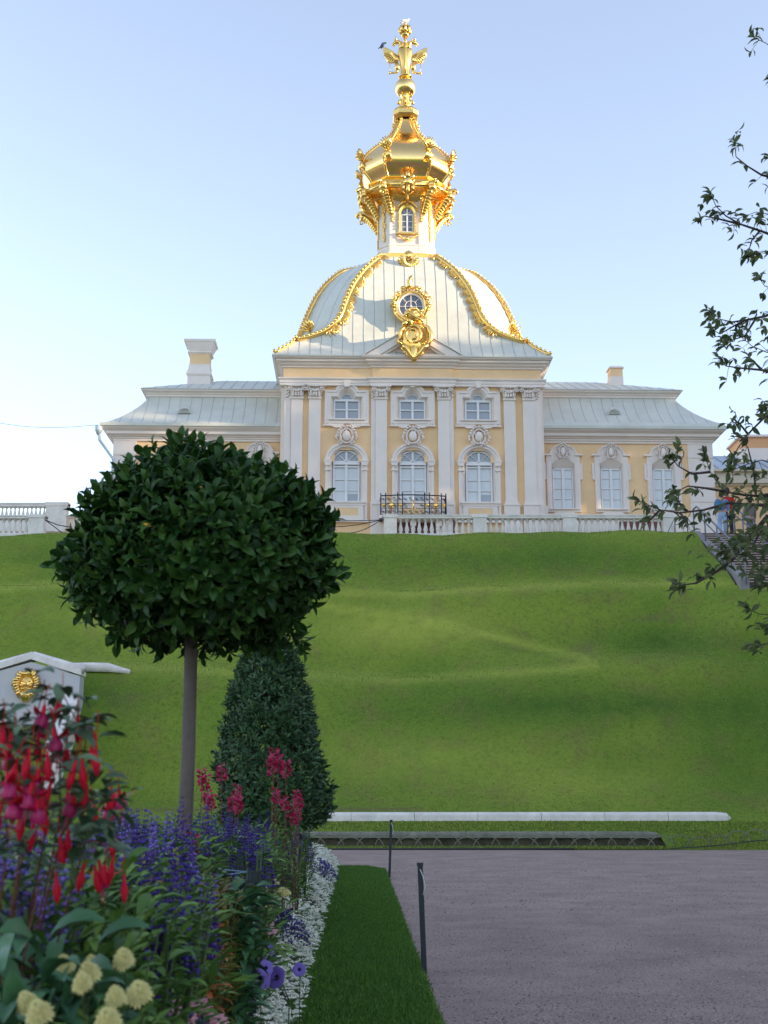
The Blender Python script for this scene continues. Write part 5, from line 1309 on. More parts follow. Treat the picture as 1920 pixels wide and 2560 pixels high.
# two garden stakes
def stake(px0, r0, px1, r1, d, label, rope=True):
    A = at(px0, r0, d); A.z = 0; B = at(px1, r1, d); root = empty('garden_stake', tuple(A), label, 'stake', 'rope stakes along the gravel edge')
    v = B-A; m = MB(); t = .019; m.add([(-t,-t,-.1),(t,-t,-.1),(t,t,-.1),(-t,t,-.1),(v.x-t,-t,v.z),(v.x+t,-t,v.z),(v.x+t,t,v.z),(v.x-t,t,v.z)], [(0,3,2,1),(4,5,6,7),(0,1,5,4),(1,2,6,5),(2,3,7,6),(3,0,4,7)]); m.box(v.x-t-.004,v.x+t+.004,-t-.004,t+.004,v.z-.02,v.z+.004); m.build('post', mat('dark_grey_stake_paint', (.018,.024,.032), .6), root)
    m = MB(); m.sm = True; m.tube([(v.x,-t-.004,v.z-.04),(v.x+.02,-t-.01,v.z-.09),(v.x+.035,-t-.005,v.z-.16),(v.x+.02,-t-.003,v.z-.22)], .003, 4); m.build('cord', SASH, root)
stake(1062,2437,1050,2158,9.33, 'nearer dark metal stake leaning beside the grass strip')
stake(973,2193,978,2050,19.9, 'farther thin dark stake at the corner of the grass strip')
# ================================================================== PLANTS
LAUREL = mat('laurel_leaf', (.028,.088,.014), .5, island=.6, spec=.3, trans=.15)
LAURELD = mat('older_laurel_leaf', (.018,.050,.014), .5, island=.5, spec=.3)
BARK = mat('smooth_grey_brown_bark', (.13,.105,.09), .85, var=.2, vscale=7, bump=.4, bscale=30)
TUB = mat('dark_green_tub_paint', (.012,.022,.022), .55)
def tub(root, w, h):
    m = MB(); m.box(-w/2,w/2,-w/2,w/2,.06,h)
    for a in (-1,1):
        for b_ in (-1,1): m.box(a*w/2-.035*(a>0)-.0, a*w/2+.035*(a<0)+.0, 0, 0, 0, 0) if False else m.box(min(a*(w/2-.03),a*(w/2+.015)), max(a*(w/2-.03),a*(w/2+.015)), min(b_*(w/2-.03),b_*(w/2+.015)), max(b_*(w/2-.03),b_*(w/2+.015)), 0, h+.05)
    for z in (.12,h-.12): m.box(-w/2-.012,w/2+.012,-w/2-.012,w/2+.012,z,z+.05)
    m.build('tub', TUB, root); m = MB(); m.box(-w/2+.02,w/2-.02,-w/2+.02,w/2-.02,h-.02,h-.01); m.build('tub_soil', SOIL, root)
def crown_leaves(tips, outs, per, L, W, spread=1.0, kind='full', up=.35):
    P=[];D=[];U=[];LL=[];WW=[]
    for p, o in zip(tips, outs):
        o = o/np.linalg.norm(o); a0 = RNG.uniform(0, 6.28)
        t1 = np.cross(o, [0,0,1.0]); 
        if np.linalg.norm(t1) < .1: t1 = np.array([1.,0,0])
        t1 /= np.linalg.norm(t1); t2 = np.cross(o, t1); s_ = RNG.uniform(.75,1.2)
        for k in range(per):
            a = a0+2.4*k; q = k/per; rad = (cos(a)*t1+sin(a)*t2)
            d = rad*(.35+.95*q)*spread + o*(1.05-.75*q) + np.array([0,0,up*.4]) + RNG.normal(size=3)*.12
            P.append(p - o*(.035*s_*k*L/.09)*.35); D.append(d); U.append(o+rad*-.25+RNG.normal(size=3)*.15); l_ = L*s_*RNG.uniform(.7,1.1)*(.72+.4*q); LL.append(l_); WW.append(l_*W*RNG.uniform(.85,1.15))
    return leaves(P, D, U, LL, WW, kind)
# --- ball-headed laurel
lc = at(516,1380,6.0); LT = empty('laurel_tree', (-.934, 6.0, bedz(-.934,6.0)-.02), 'clipped laurel standard with a round dark crown on a bare straight stem', 'tree')
ob = np.array([lc.x+.934, 0, lc.z-LT.location.z])
def lumpy(d):      # radius factor by direction: flatter top, lower left shoulder
    x,y,z = d; f = 1.0 + .045*sin(5*x+2*z+1)+.05*sin(7*y+3*x)+.04*sin(9*z+4*x)
    f *= 1 + (.15 if z < 0 else .05)*(2*abs(z)*math.sqrt(max(0,1-z*z)))**2
    if z > .2: f *= 1 - .10*max(0, abs(x)-.35)*z*1.6
    if z < -.3 and x > .2: f *= 1-.14*(x)*(-z)
    return f
tips=[];outs=[];RX,RY,RZ=.632,.60,.492
N_=980
for i in range(N_):
    z = 1-2*(i+.5)/N_; a = i*2.39996; r = math.sqrt(1-z*z); d = np.array([r*cos(a), r*sin(a), z]); f = lumpy(d)*RNG.uniform(.86,1.03)
    if d[2] < -.55: f *= RNG.uniform(.85,1.05)
    tips.append(ob+d*f*np.array([RX,RY,RZ])); outs.append(d/np.array([RX,RY,RZ])*.6+np.array([0,0,.35 if d[2] > -.3 else -.15]))
V1,F1 = crown_leaves(tips, outs, 7, .104, .48)
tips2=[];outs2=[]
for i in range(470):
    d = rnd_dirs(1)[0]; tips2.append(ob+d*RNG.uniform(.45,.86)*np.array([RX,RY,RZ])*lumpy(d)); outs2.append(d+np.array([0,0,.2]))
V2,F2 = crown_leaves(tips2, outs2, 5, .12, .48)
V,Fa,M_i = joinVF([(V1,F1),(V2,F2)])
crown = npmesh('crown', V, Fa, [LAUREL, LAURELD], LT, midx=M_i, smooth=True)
m = MB(); m.sm = True; zt_ = ob[2]-.30; xt = at(477,1640,6.0).x+.934
m.tube([(0,0,.3),(.0,0,.8),(.004,0,1.2),(xt,0,zt_-.1),(xt+.01,0,zt_+.1)], [.037,.035,.033,.031,.031], 12)
m.build('trunk', BARK, LT)
m = MB(); m.sm = True
for i in range(26):
    d = rnd_dirs(1, .5)[0]; e = np.array([xt,0,zt_+.05]); q = ob+d*.75*np.array([RX,RY,RZ]); mid = (e+q)/2+RNG.normal(size=3)*.04; m.tube([tuple(e), tuple(mid), tuple(q)], [.02,.012,.004], 5)
m.build('branches', BARK, LT); tub(LT, .62, .62)
m = MB(); yl = leaves([ob+np.array([-.218,-RY*.9,.02]), ob+np.array([.62*.05-.0,-RY*.93,.19])], [(1,0,-.1),(1,0,.1)], [(0,-1,.2),(0,-1,.3)], [.045,.022], [.018,.01], 'full')
npmesh('yellow_leaf', yl[0], yl[1], mat('yellowed_leaf', (.75,.33,.02), .5), crown)
# --- clipped cone laurel
cb = at(668,1840,12.0); LC_ = empty('cone_laurel', (cb.x, 12.0, bedz(cb.x,12)-.02), 'clipped cone-shaped laurel bush behind the round-headed tree', 'shrub')
z0c = at(668,2060,12).z-LC_.location.z; z1c = at(668,1590,12).z-LC_.location.z
tips=[];outs=[]
def cone_r(t):     # t 0 bottom .. 1 top
    return float(np.interp(t, [0,.08,.3,.5,.7,.85,.95,1.0], [.46,.53,.50,.44,.37,.29,.20,.05]))
for i in range(2100):
    t = RNG.random()**1.15; a = RNG.uniform(0,6.28); r = cone_r(t)*RNG.uniform(.86,1.05)*(1+.07*sin(3*a+9*t)+.05*sin(14*t+a)); lean = .03*(1-t)*1
    d = np.array([cos(a), sin(a), .35+.3*t]); tips.append(np.array([r*cos(a)+lean*2-.0, r*sin(a), z0c+(z1c-z0c)*t+RNG.normal()*.02])); outs.append(d)
V1,F1 = crown_leaves(tips, outs, 7, .088, .40, kind='mid')
npmesh('crown', V1, F1, mat('cone_laurel_leaf', (.042,.105,.038), .45, island=.6, spec=.45), LC_, smooth=True)
m = MB(); m.sm = True; m.tube([(0,0,.4),(0,0,z1c-.3)], [.04,.01], 8)
for i in range(60):
    t = RNG.random(); a = RNG.uniform(0,6.28); r = cone_r(t)*.85; z = z0c+(z1c-z0c)*t; m.tube([(0,0,z-.15),(r*cos(a),r*sin(a),z)], [.012,.004], 4)
m.build('trunk', BARK, LC_); tub(LC_, .62, .60)

# --- the tree whose branches reach in from the right
PURP = mat('hanging_tree_leaf', (.115,.150,.060), .5, island=.5, spec=.3, trans=.5)
HT = empty('broadleaf_tree', (4.9, 9.4, 0), 'broadleaf tree rooted out of frame whose thin leafy branches hang in at the right edge', 'tree')
m = MB(); m.sm = True; o3 = Vector((4.9, 9.4, 0))
m.tube([(0,0,-.1),(.02,0,.6),(-.03,.02,1.6),(.05,0,2.8),(.0,.05,4.2),(.1,0,5.6),(.05,0,6.8)], [.17,.14,.13,.115,.09,.06,.03], 12); m.build('trunk', BARK, HT)
TW = [ # pixel polylines, distance
 [(2010,170),(1960,140),(1915,108),(1882,92)], [(2010,210),(1960,190),(1935,200)],
 [(2010,470),(1960,450),(1905,438),(1868,415),(1840,392),(1836,352)], [(2010,430),(1960,400),(1918,392)],
 [(2010,620),(1960,600),(1910,580),(1850,560),(1815,540),(1790,515),(1775,480)], [(1850,560),(1800,548),(1760,540),(1745,560)], [(1900,577),(1880,600),(1868,640)],[(2010,560),(1950,540),(1890,530),(1850,545)],
 [(2010,660),(1960,640),(1905,632),(1868,642)], [(2010,740),(1960,730),(1912,715),(1898,695)],
 [(2010,780),(1960,770),(1915,790),(1865,800),(1830,805),(1800,798),(1772,775)], [(1865,800),(1835,815),(1800,835),(1775,820)], [(1890,795),(1862,840),(1830,850),(1805,870)],
 [(2010,900),(1960,890),(1915,880),(1880,865),(1850,840)], [(2010,960),(1960,940),(1905,925),(1850,920),(1815,915),(1797,895)], [(1905,925),(1880,900),(1870,890)], [(1850,920),(1838,935)],
 [(2010,1000),(1960,985),(1930,1010),(1905,1030)], [(2010,830),(1960,820),(1930,840)],
 [(2010,1000),(1960,1020),(1910,1045),(1870,1085),(1845,1120),(1830,1150)], [(1870,1085),(1850,1060),(1835,1060)],
 [(2010,1210),(1950,1235),(1890,1240),(1840,1235),(1810,1228),(1775,1180),(1760,1130)], [(1890,1240),(1885,1180),(1870,1120),(1850,1090)], [(1775,1180),(1730,1185),(1695,1165),(1672,1135)], [(1672,1165),(1690,1150),(1697,1115)],
 [(1810,1228),(1760,1220),(1720,1215),(1680,1235)], [(2010,1160),(1960,1170),(1905,1150),(1870,1160),(1820,1180)],
 [(2010,1230),(1950,1265),(1880,1262),(1820,1258),(1760,1275),(1700,1282),(1650,1275),(1620,1262),(1588,1250)], [(1650,1275),(1625,1300),(1618,1310)], [(1700,1282),(1715,1300),(1722,1312)], [(1720,1280),(1700,1260),(1690,1240)],
 [(2010,1290),(1940,1300),(1900,1330),(1880,1370),(1840,1372),(1800,1380)], [(2010,1350),(1950,1345),(1900,1350),(1850,1355)],
 [(1920,1290),(1870,1350),(1830,1400),(1790,1430),(1740,1458),(1710,1462),(1690,1455)], [(1710,1462),(1695,1475)], [(1740,1458),(1765,1440)],
 [(2010,1420),(1950,1400),(1900,1400),(1860,1390)], [(2010,1500),(1950,1540),(1900,1535),(1862,1520)], [(2010,1600),(1950,1600),(1910,1610),(1885,1618)],[(2010,1450),(1940,1450),(1900,1470)],
 [(2010,1560),(1960,1570),(1915,1572)],
]
P=[];D=[];U=[];LL=[]; br = MB(); br.sm = True
def tw_leaf(p, dirv, L):
    P.append(tuple(p-o3)); D.append(tuple(dirv)); U.append(tuple(RNG.normal(size=3)*.5+np.array([0,-.5,.8]))); LL.append(L)
rt = random.Random(11)
for ti, tw in enumerate(TW):
    d0 = 8.6+rt.random()*1.6; pts = [at(px, py, d0+rt.uniform(-.12,.12)) for px, py in tw]
    if tw[0][0] >= 2000:
        root_h = 1.6 + 5.0*min(1, max(0, (1400-tw[0][1])/1400)); tr = Vector((4.9, 9.4, max(1.2, min(6.6, pts[0].z-.5)))); pts = [tr, tr.lerp(pts[0], .5)+Vector((0,0,.12))] + pts
    n = len(pts); br.tube([tuple(p-o3) for p in pts], [max(.0028, (.020 if len(tw) > 5 else .011)*(1-i/(n-.3))) for i in range(n)], 5)
    dens = 1.0 if tw[-1][1] < 1050 else .88
    for a, b_ in zip(pts[(2 if tw[0][0] >= 2000 else 0):-1], pts[(3 if tw[0][0] >= 2000 else 1):]):
        seg = (b_-a); k = max(1, int(seg.length/.045))
        for j in range(k):
            if rt.random() < .62*dens:
                p = a.lerp(b_, (j+rt.random())/k); q = p+Vector((rt.uniform(-.10,.06), rt.uniform(-.09,.09), rt.uniform(-.10,.10)))
                br.tube([tuple(p-o3), tuple(q-o3)], [.0025,.0015], 3)
                for w_ in range(rt.choice((2,3,3,4))):
                    dv = Vector((rt.uniform(-1.1,.5), rt.uniform(-.7,.7), rt.uniform(-.75,.35))); tw_leaf(q.lerp(p, .3*w_/3), dv, rt.uniform(.042,.072))
    e = pts[-1]; d_ = (pts[-1]-pts[-2]).normalized()
    for w_ in range(8):
        dv = d_*rt.uniform(.2,1)+Vector((rt.uniform(-.9,.5), rt.uniform(-.8,.8), rt.uniform(-.7,.6))); tw_leaf(e-d_*.012*w_, dv, rt.uniform(.05,.082))
# denser lower right mass + unseen upper crown
for i in range(70):
    px = 1925-abs(rt.gauss(0,48)); py = rt.uniform(1225,1460); p = at(px+rt.uniform(-10,30), py, rt.uniform(8.4,10.2))
    for w_ in range(2): tw_leaf(p, Vector((rt.uniform(-1,.6), rt.uniform(-.8,.8), rt.uniform(-.9,.2))), rt.uniform(.05,.08))
for i in range(15):
    px = 1800+rt.gauss(0,38); py = rt.gauss(1365,22); p = at(px, py, rt.uniform(8.6,10.0)); tw_leaf(p, Vector((rt.uniform(-1,.6), rt.uniform(-.8,.8), rt.uniform(-.9,.1))), rt.uniform(.04,.07))
for i in range(5200):
    d = rnd_dirs(1)[0]; q = Vector((4.9+1.9*d[0]*RNG.uniform(.3,1), 9.6+2.1*d[1]*RNG.uniform(.3,1), 4.1+2.9*d[2]*RNG.uniform(.3,1)))
    if px_of(q.x, q.y, q.z) < 2000: continue
    tw_leaf(q, Vector(tuple(rnd_dirs(1)[0])), rt.uniform(.07,.11))
br.build('branches', mat('dark_twig_bark', (.05,.035,.03), .8), HT)
LL = np.array(LL)*1.28; V1,F1 = leaves(P, D, U, LL, LL*.44, 'full'); npmesh('foliage', V1, F1, PURP, HT, smooth=True)

# --- flower bed --------------------------------------------------------------
G1 = mat('fresh_green_leaf', (.115,.225,.045), .5, island=.45, spec=.3, trans=.12)
G2 = mat('grey_green_leaf', (.095,.18,.07), .55, island=.45, spec=.3)
G3 = mat('broad_blue_green_leaf', (.075,.185,.080), .45, island=.3, spec=.4)
STEM = mat('plant_stem', (.07,.11,.03), .7)
RSTEM = mat('reddish_stem', (.16,.035,.025), .7)
VIO = mat('violet_petal', (.085,.036,.24), .65, island=.55, spec=.2); VIO2 = mat('lilac_petal', (.20,.12,.44), .6, island=.4)
REDP = mat('scarlet_sepal', (.50,.004,.006), .55, island=.35, spec=.2); MAGP = mat('magenta_petal', (.38,.006,.08), .5, island=.25); PINKR = mat('crimson_pink_petal', (.45,.012,.08), .5, island=.35)
YEL = mat('cream_yellow_petal', (.62,.55,.20), .6, island=.15); ORG = mat('coleus_leaf', (.42,.10,.04), .55, island=.55, col2=(.20,.15,.02), var=.1, vscale=9); OLIVE = mat('olive_gold_leaf', (.22,.18,.025), .55, island=.5)
CORAL = mat('coral_petal', (.70,.10,.07), .5, island=.3); WHT = mat('white_floret', (.80,.80,.68), .7, island=.12); PNK = mat('pale_pink_petal', (.62,.30,.32), .6, island=.25); LIME = mat('lime_spike', (.34,.38,.08), .6, island=.3)
OCT_V = np.array([(1,0,0),(-1,0,0),(0,1,0),(0,-1,0),(0,0,1),(0,0,-1)], float)*.5
OCT_F = np.array([(0,2,4),(2,1,4),(1,3,4),(3,0,4),(2,0,5),(1,2,5),(3,1,5),(0,3,5)])
def blobs(P, S):
    P = np.asarray(P, float); S = np.asarray(S, float)
    if S.ndim == 1: S = S[:,None]*np.ones(3)
    R_ = RNG.normal(size=(len(P),3,3))*.25+np.eye(3); T = np.einsum('nij,vj->nvi', R_, OCT_V)*S[:,None,:]
    V = P[:,None,:]+T; Fa = OCT_F[None]+(np.arange(len(P))*6)[:,None,None]; return V.reshape(-1,3), Fa.reshape(-1,3)
def tri4(F): return np.concatenate([F, F[:, -1:]], 1) if F.shape[1] == 3 else F
def leafy(n, r, h0, h1, L, W, droop=.2, kind='mid', upw=.5):
    P=[];D=[];U=[]
    for i in range(n):
        a = RNG.uniform(0,6.28); t = RNG.random(); rr = r*math.sqrt(RNG.random())*(.5+.5*t); z = h0+(h1-h0)*t
        P.append((rr*cos(a), rr*sin(a), z)); D.append((cos(a)+RNG.normal()*.3, sin(a)+RNG.normal()*.3, upw-droop+RNG.normal()*.3)); U.append((RNG.normal()*.2, RNG.normal()*.2, 1))
    l_ = L*RNG.uniform(.6,1.15,n); return leaves(P, D, U, l_, l_*W, kind)
# proto 1: salvia plants
def salvia(nsp, petal, h, hsp, seed):
    root = empty('salvia_plant', (0,0,0), 'x', 'flower'); r_ = random.Random(seed)
    V,Fa = leafy(150, .12, .10, h-hsp*.75, .065, .32, .1); npmesh('foliage', V, Fa, G1, root, smooth=True)
    for k in range(nsp):
        a = r_.uniform(0,6.28); rr = .09*math.sqrt(r_.random()); x, y = rr*cos(a), rr*sin(a); hh = h*r_.uniform(.80,1.03); ln = hsp*r_.uniform(.75,1.1); lean = (r_.uniform(-.03,.03), r_.uniform(-.03,.03))
        P=[];S=[]; nw = int(ln/.0135)
        for w in range(nw):
            t = w/nw; rad = .0125*(1-.72*t**1.4)
            for q in range(5):
                aa = q*1.257+w*.6+r_.random()*.7; P.append((x+lean[0]*t+rad*cos(aa), y+lean[1]*t+rad*sin(aa), hh-ln+ln*t+r_.uniform(-.003,.003))); S.append(.0115*(1-.55*t)*r_.uniform(.6,1.25))
        V1,F1 = blobs(P, S); o = npmesh('flower_spike', V1, F1, petal, root)
    m = MB(); m.sm = True
    for k in range(nsp):
        o = root.children[k+1] if False else None
    m.tube([(0,0,0),(0,0,h-hsp)], [.006,.004], 5)
    for k in range(5): a = r_.uniform(0,6.28); m.tube([(0,0,.15),(.07*cos(a),.07*sin(a),h-hsp*.9)], [.004,.003], 4)
    m.build('stem', STEM, root); return root
def place(proto, x, y, ztop, h, label, group, rz=None, sc=1.0, first=[None]):
    gz = bedz(x, y); s = max(.3, (ztop-gz)/h)
    return copy_tree(proto, (x, y, gz-.02), RNG.uniform(0,6.28) if rz is None else rz, (sc*min(s,1.35), sc*min(s,1.35), s), label, group)
def drop(proto):
    def rec(o):
        for c in list(KIDS.get(o.name, [])): rec(c)
        bpy.data.objects.remove(o)
    rec(proto)
SAL = [salvia(5, VIO, .85, .17, 1), salvia(6, VIO, .85, .15, 2), salvia(4, VIO2, .85, .19, 3), salvia(6, VIO2, .85, .16, 4)]
for s_ in SAL: kids(s_)
def bedspot(px, ytop, d):
    p = at(px, ytop, d); return p
rs = random.Random(21)
def sal_group(n, pxr, topr, dr, protos, label, group):
    for i in range(n):
        d = rs.uniform(*dr); px = rs.uniform(*pxr); p = at(px, rs.uniform(*topr), d)
        if p.x > sl(p.y)-.12 or (abs(p.x+.934) < .36 and abs(p.y-6) < .36) : continue
        place(SAL[rs.choice(protos)], p.x, p.y, p.z, .86, label, group)
sal_group(11, (-70,150), (1950,2040), (2.6,3.1), (2,3), 'tall lilac salvia plant close to the camera at the left edge', 'near lilac salvias')
sal_group(34, (140,470), (1965,2060), (3.6,5.2), (0,1,2), 'violet salvia plant in the drift left of the laurel stem', 'violet salvias left of the stem')
sal_group(26, (640,790), (1985,2060), (9.5,13.5), (0,1), 'small dark violet salvia plant in front of the cone laurel', 'violet salvias by the cone')
sal_group(40, (470,650), (1975,2075), (5.9,8.6), (0,1), 'dark violet salvia plant in the drift right of the laurel stem', 'violet salvias right of the stem')
sal_group(22, (150,480), (2060,2150), (3.2,4.4), (0,1), 'shorter violet salvia plant among the fuchsia stems', 'short violet salvias')
sal_group(14, (250,520), (1990,2050), (6.6,8.5), (0,1), 'small violet salvia plant in the far rows before the grass', 'far violet salvias')
# green feathery plants
def bushy(name, leafm, n, r, h, L, W, kind='mid', up=.5, stems=6, leafm2=None):
    root = empty(name, (0,0,0), 'x', 'plant'); V,Fa = leafy(n, r, h*.12, h, L, W, .1, kind, up); npmesh('foliage', V, Fa, leafm, root, smooth=True)
    m = MB(); m.sm = True
    for k in range(stems): a = k*6.28/stems; m.tube([(0,0,0),(r*.4*cos(a),r*.4*sin(a),h*.5),(r*.7*cos(a),r*.7*sin(a),h*.92)], [.006,.004,.002], 4)
    m.build('stem', STEM, root); return root
FEA = bushy('leafy_plant', G1, 1000, .19, .80, .060, .20, up=.8); kids(FEA)
BRD = bushy('broad_leaved_plant', G3, 60, .13, .78, .17, .42, 'full', .35); kids(BRD)
MIDG = bushy('leafy_plant', G1, 430, .17, .75, .062, .40, 'full', .45); kids(MIDG)
OLV = bushy('bronze_leaf_plant', OLIVE, 300, .16, .70, .07, .34, 'mid', .5); kids(OLV)
ORP = bushy('coleus_plant', ORG, 150, .15, .72, .11, .46, 'full', .3); kids(ORP)
def bnd(row): return interp(row, [2150,2200,2300,2400,2450,2500,2560], [800,762,690,640,600,530,500])
def clear_border(p, r, d):
    gz = bedz(p.x, p.y)+.12; v = (gz-HC)/p.y
    # photo row of the plant's foot
    row = min(2560, max(2150, float(np.interp(-v, [.045,.06,.09,.12,.15,.17], [2127,2185,2290,2395,2500,2560]))))
    return px_of(p.x, p.y, gz)+.35*r*F/d < bnd(row)
def scatter(proto, h, n, pxr, topr, dr, label, group, sc=1.0, avoid=True, chk=True):
    c = 0
    for i in range(n*6):
        if c >= n: break
        d = rs.uniform(*dr); p = at(rs.uniform(*pxr), rs.uniform(*topr), d)
        if p.x > sl(p.y)-.06 or (chk and p.x > sl(p.y)-.2) or chk and not clear_border(p, {'broad_leaved_plant':.16,'coleus_plant':.15}.get(proto.name.split('.')[0],.15)*sc, d): continue
        if avoid and ((abs(p.x+.934) < .40 and abs(p.y-6) < .40) or (abs(p.x-cb.x) < .42 and abs(p.y-12) < .42)): continue
        place(proto, p.x, p.y, p.z, h, label, group, sc=sc); c += 1
scatter(FEA, .80, 30, (430,690), (2075,2170), (6.3,9.6), 'feathery green plant between the violet spikes and the white border', 'feathery green plants', 1.1)
scatter(FEA, .80, 26, (640,790), (2065,2130), (11,17.5), 'feathery green plant at the far end of the bed below the cone', 'far feathery green plants', 1.2)
scatter(MIDG, .75, 30, (0,330), (2130,2300), (2.5,4.8), 'bushy green plant below the violet and red flowers', 'bushy green plants', .9)
scatter(MIDG, .75, 16, (560,780), (2120,2240), (7.5,14.0), 'grey-green bushy plant in the far end of the bed', 'far bushy green plants', 1.1)
scatter(FEA, .80, 12, (60,340), (2120,2250), (3.4,5.0), 'feathery green plant in front of the laurel tub', 'near feathery green plants', .9)
scatter(OLV, .70, 12, (390,540), (2150,2260), (5.1,5.6), 'olive and bronze leaved plant left of the tub corner', 'olive bronze plants', .8, False, False)
scatter(ORP, .72, 22, (390,530), (2215,2420), (4.9,5.6), 'orange-brown coleus plant before the laurel tub', 'orange coleus plants', .8, False, False)
scatter(OLV, .70, 9, (740,800), (2090,2160), (13,18), 'bronze leaved plant at the far right corner of the bed', 'far bronze plants', 1.0)
scatter(BRD, .78, 7, (-60,180), (2290,2440), (1.9,2.4), 'plant with broad drooping blue-green leaves in the near left corner', 'broad leaved plants in the corner', .75)
scatter(MIDG, .75, 20, (140,330), (2380,2540), (2.9,3.8), 'dark green plant at the bottom edge of the bed', 'bottom green plants', .8)
scatter(BRD, .78, 6, (545,615), (2185,2260), (5.45,5.6), 'broad-leaved green plant beside the dark tub', 'broad-leaved plants by the tub', .75, False, False)
scatter(MIDG, .75, 5, (520,620), (2330,2400), (6.9,7.4), 'low green plant behind the white border', 'low green plants', .8)
# yellow zinnias / marigolds : stem + pompom head of petals
def pompom(name, petal, r, layers=4, base=15, cat='flower'):
    root = empty(name, (0,0,0), 'x', cat); P=[];D=[];U=[];LL=[];WW=[]
    for l in range(layers):
        n = base-2*l
        for k in range(n):
            a = 6.28*k/n+l*.4+RNG.normal()*.06; tl = l/layers; P.append((r*.12*cos(a), r*.12*sin(a), .003*l*r/.03)); D.append((cos(a), sin(a), -.25+.62*tl)); U.append((-cos(a)*tl, -sin(a)*tl, 1)); ln = r*(1-.14*l)*RNG.uniform(.88,1.08); LL.append(ln); WW.append(ln*.62)
    V,Fa = leaves(P, D, U, LL, WW, 'mid'); h = .70; V[:,2] += h; npmesh('flower_head', V, Fa, petal, root, smooth=True)
    m = MB(); m.sm = True; m.tube([(0,0,0),(.004,0,h*.5),(0,0,h)], [.004,.003,.003], 5); m.ell((0,0,h-.004),(r*.3,r*.3,.012),8,4); m.build('stem', STEM, root)
    V,Fa = leafy(14, .05, .2, h*.85, .09, .25, .1); npmesh('foliage', V, Fa, G1, root, smooth=True); kids(root); return root
ZIN = pompom('zinnia', YEL, .036, 6, 18)
for i, (px, py, d, s) in enumerate([(225,2395,2.6,1),(262,2430,2.5,1.05),(190,2410,2.7,.9),(272,2480,2.45,1.15),(214,2490,2.4,.9),(185,2530,2.3,1.1),(175,2505,2.35,.9),(285,2548,2.3,1.1),(75,2455,2.3,.8),(98,2490,2.3,.6),(240,2410,2.65,.9)]):
    d *= .86; s *= .54; p = at(px, py, d); o = copy_tree(ZIN, (p.x, p.y, p.z-.70*1.0), rs.uniform(-.15,.15), None, 'cream-yellow pompom zinnia in the near lower left of the bed', 'near yellow zinnias'); o.rotation_euler[0] = .85; o.location = (p.x, p.y+.526, p.z-.462); o.scale = (s,s,1)
for i, (px, py, d) in enumerate([(655,2212,8.4),(668,2222,8.4),(652,2232,8.3),(685,2238,8.5),(645,2258,8.0),(660,2262,8.0),(640,2200,8.5)]):
    p = at(px, py, d); o = copy_tree(ZIN, (p.x, p.y+.33, p.z-.61), rs.uniform(-.2,.2), 1.25, 'pale yellow zinnia behind the tub near the white border', 'far yellow zinnias'); o.rotation_euler[0] = .45; o.scale = (1.6,1.6,1)
# daisies (lilac) and pinks
DAI = pompom('aster', VIO2, .030, 2, 14); PIN = pompom('begonia', PNK, .026, 3, 8); COR = pompom('impatiens', CORAL, .030, 2, 6)
for lst, proto, lab, grp, s in (
  ([(605,2365,5.6),(598,2380,5.5),(615,2352,5.7),(575,2370,5.3),(640,2390,5.8),(660,2395,5.9),(622,2400,5.5),(605,2340,5.8),(648,2372,6.0)], DAI, 'small lilac aster near the petunias', 'lilac asters', 1.3),
  ([(640,2310,6.4),(655,2322,6.3),(668,2312,6.4),(632,2330,6.2),(650,2302,6.5),(672,2330,6.2),(630,2352,6.0),(600,2402,5.4)], PIN, 'pale pink begonia beside the tub corner', 'pink begonias by the tub', 1.7),
  ([(410,2520,3.6),(440,2510,3.7),(465,2525,3.7),(485,2515,3.8),(450,2545,3.6),(500,2535,3.9),(425,2555,3.5),(475,2550,3.7),(395,2550,3.4),(510,2555,3.8)], PIN, 'pale pink begonia at the bottom edge of the photo', 'pink begonias at the bottom', 1.2),
  ([(468,2220,4.4),(478,2232,4.4),(540,2300,4.5),(552,2312,4.5),(535,2322,4.4),(480,2295,4.3),(482,2340,4.2),(520,2382,4.2),(508,2395,4.2),(470,2312,4.2),(545,2290,4.6),(460,2270,4.3),(500,2350,4.2),(512,2372,4.2),(380,2215,3.8)], COR, 'coral-red impatiens bloom among bronze leaves', 'coral impatiens', 1.15)):
    for px, py, d in lst:
        if px >= 560: d *= 1.28; sc_ = s*1.2
        elif d > 4.1: d *= 1.22; sc_ = s*1.2
        else: sc_ = s
        p = at(px, py, d); o = copy_tree(proto, (p.x, p.y+.33, p.z-.61), rs.uniform(-.2,.2), None, lab, grp); o.rotation_euler[0] = .5; o.scale = (sc_,sc_,1)
# petunias
def petunia():
    root = empty('petunia', (0,0,0), 'x', 'flower'); m = MB(); m.sm = True; n = 30
    rr = []
    for r, z in ((.003,-.035),(.006,-.014),(.012,-.002),(.034,.006),(.046,.0)):
        rr.append([(r*(1+(.10*abs(sin(2.5*a)) if r > .03 else 0))*cos(a), z*1-.5e-3, r*(1+(.10*abs(sin(2.5*a)) if r > .03 else 0))*sin(a)) for a in np.linspace(0,2*pi,n,endpoint=False)])
    rr = [[(x,-z,y) for x,z,y in [(p[0],p[1],p[2]) for p in r_]] for r_ in rr]
    m.rings(rr[2:], cap0=False); m.build('petals', mat('petunia_petal', (.20,.13,.50), .6), root)
    m = MB(); m.sm = True; m.rings([[ (p[0]*1.02,p[1]-.0008,p[2]*1.02) for p in rr[2]]]+[rr[1], rr[0]], cap1=True); m.build('throat', mat('dark_violet_throat', (.05,.01,.16), .6), root)
    m = MB(); m.sm = True; m.tube([(0,.03,0),(0,.12,-.08),(0,.2,-.4)], .003, 5); m.build('stem', STEM, root); kids(root); return root
PET = petunia()
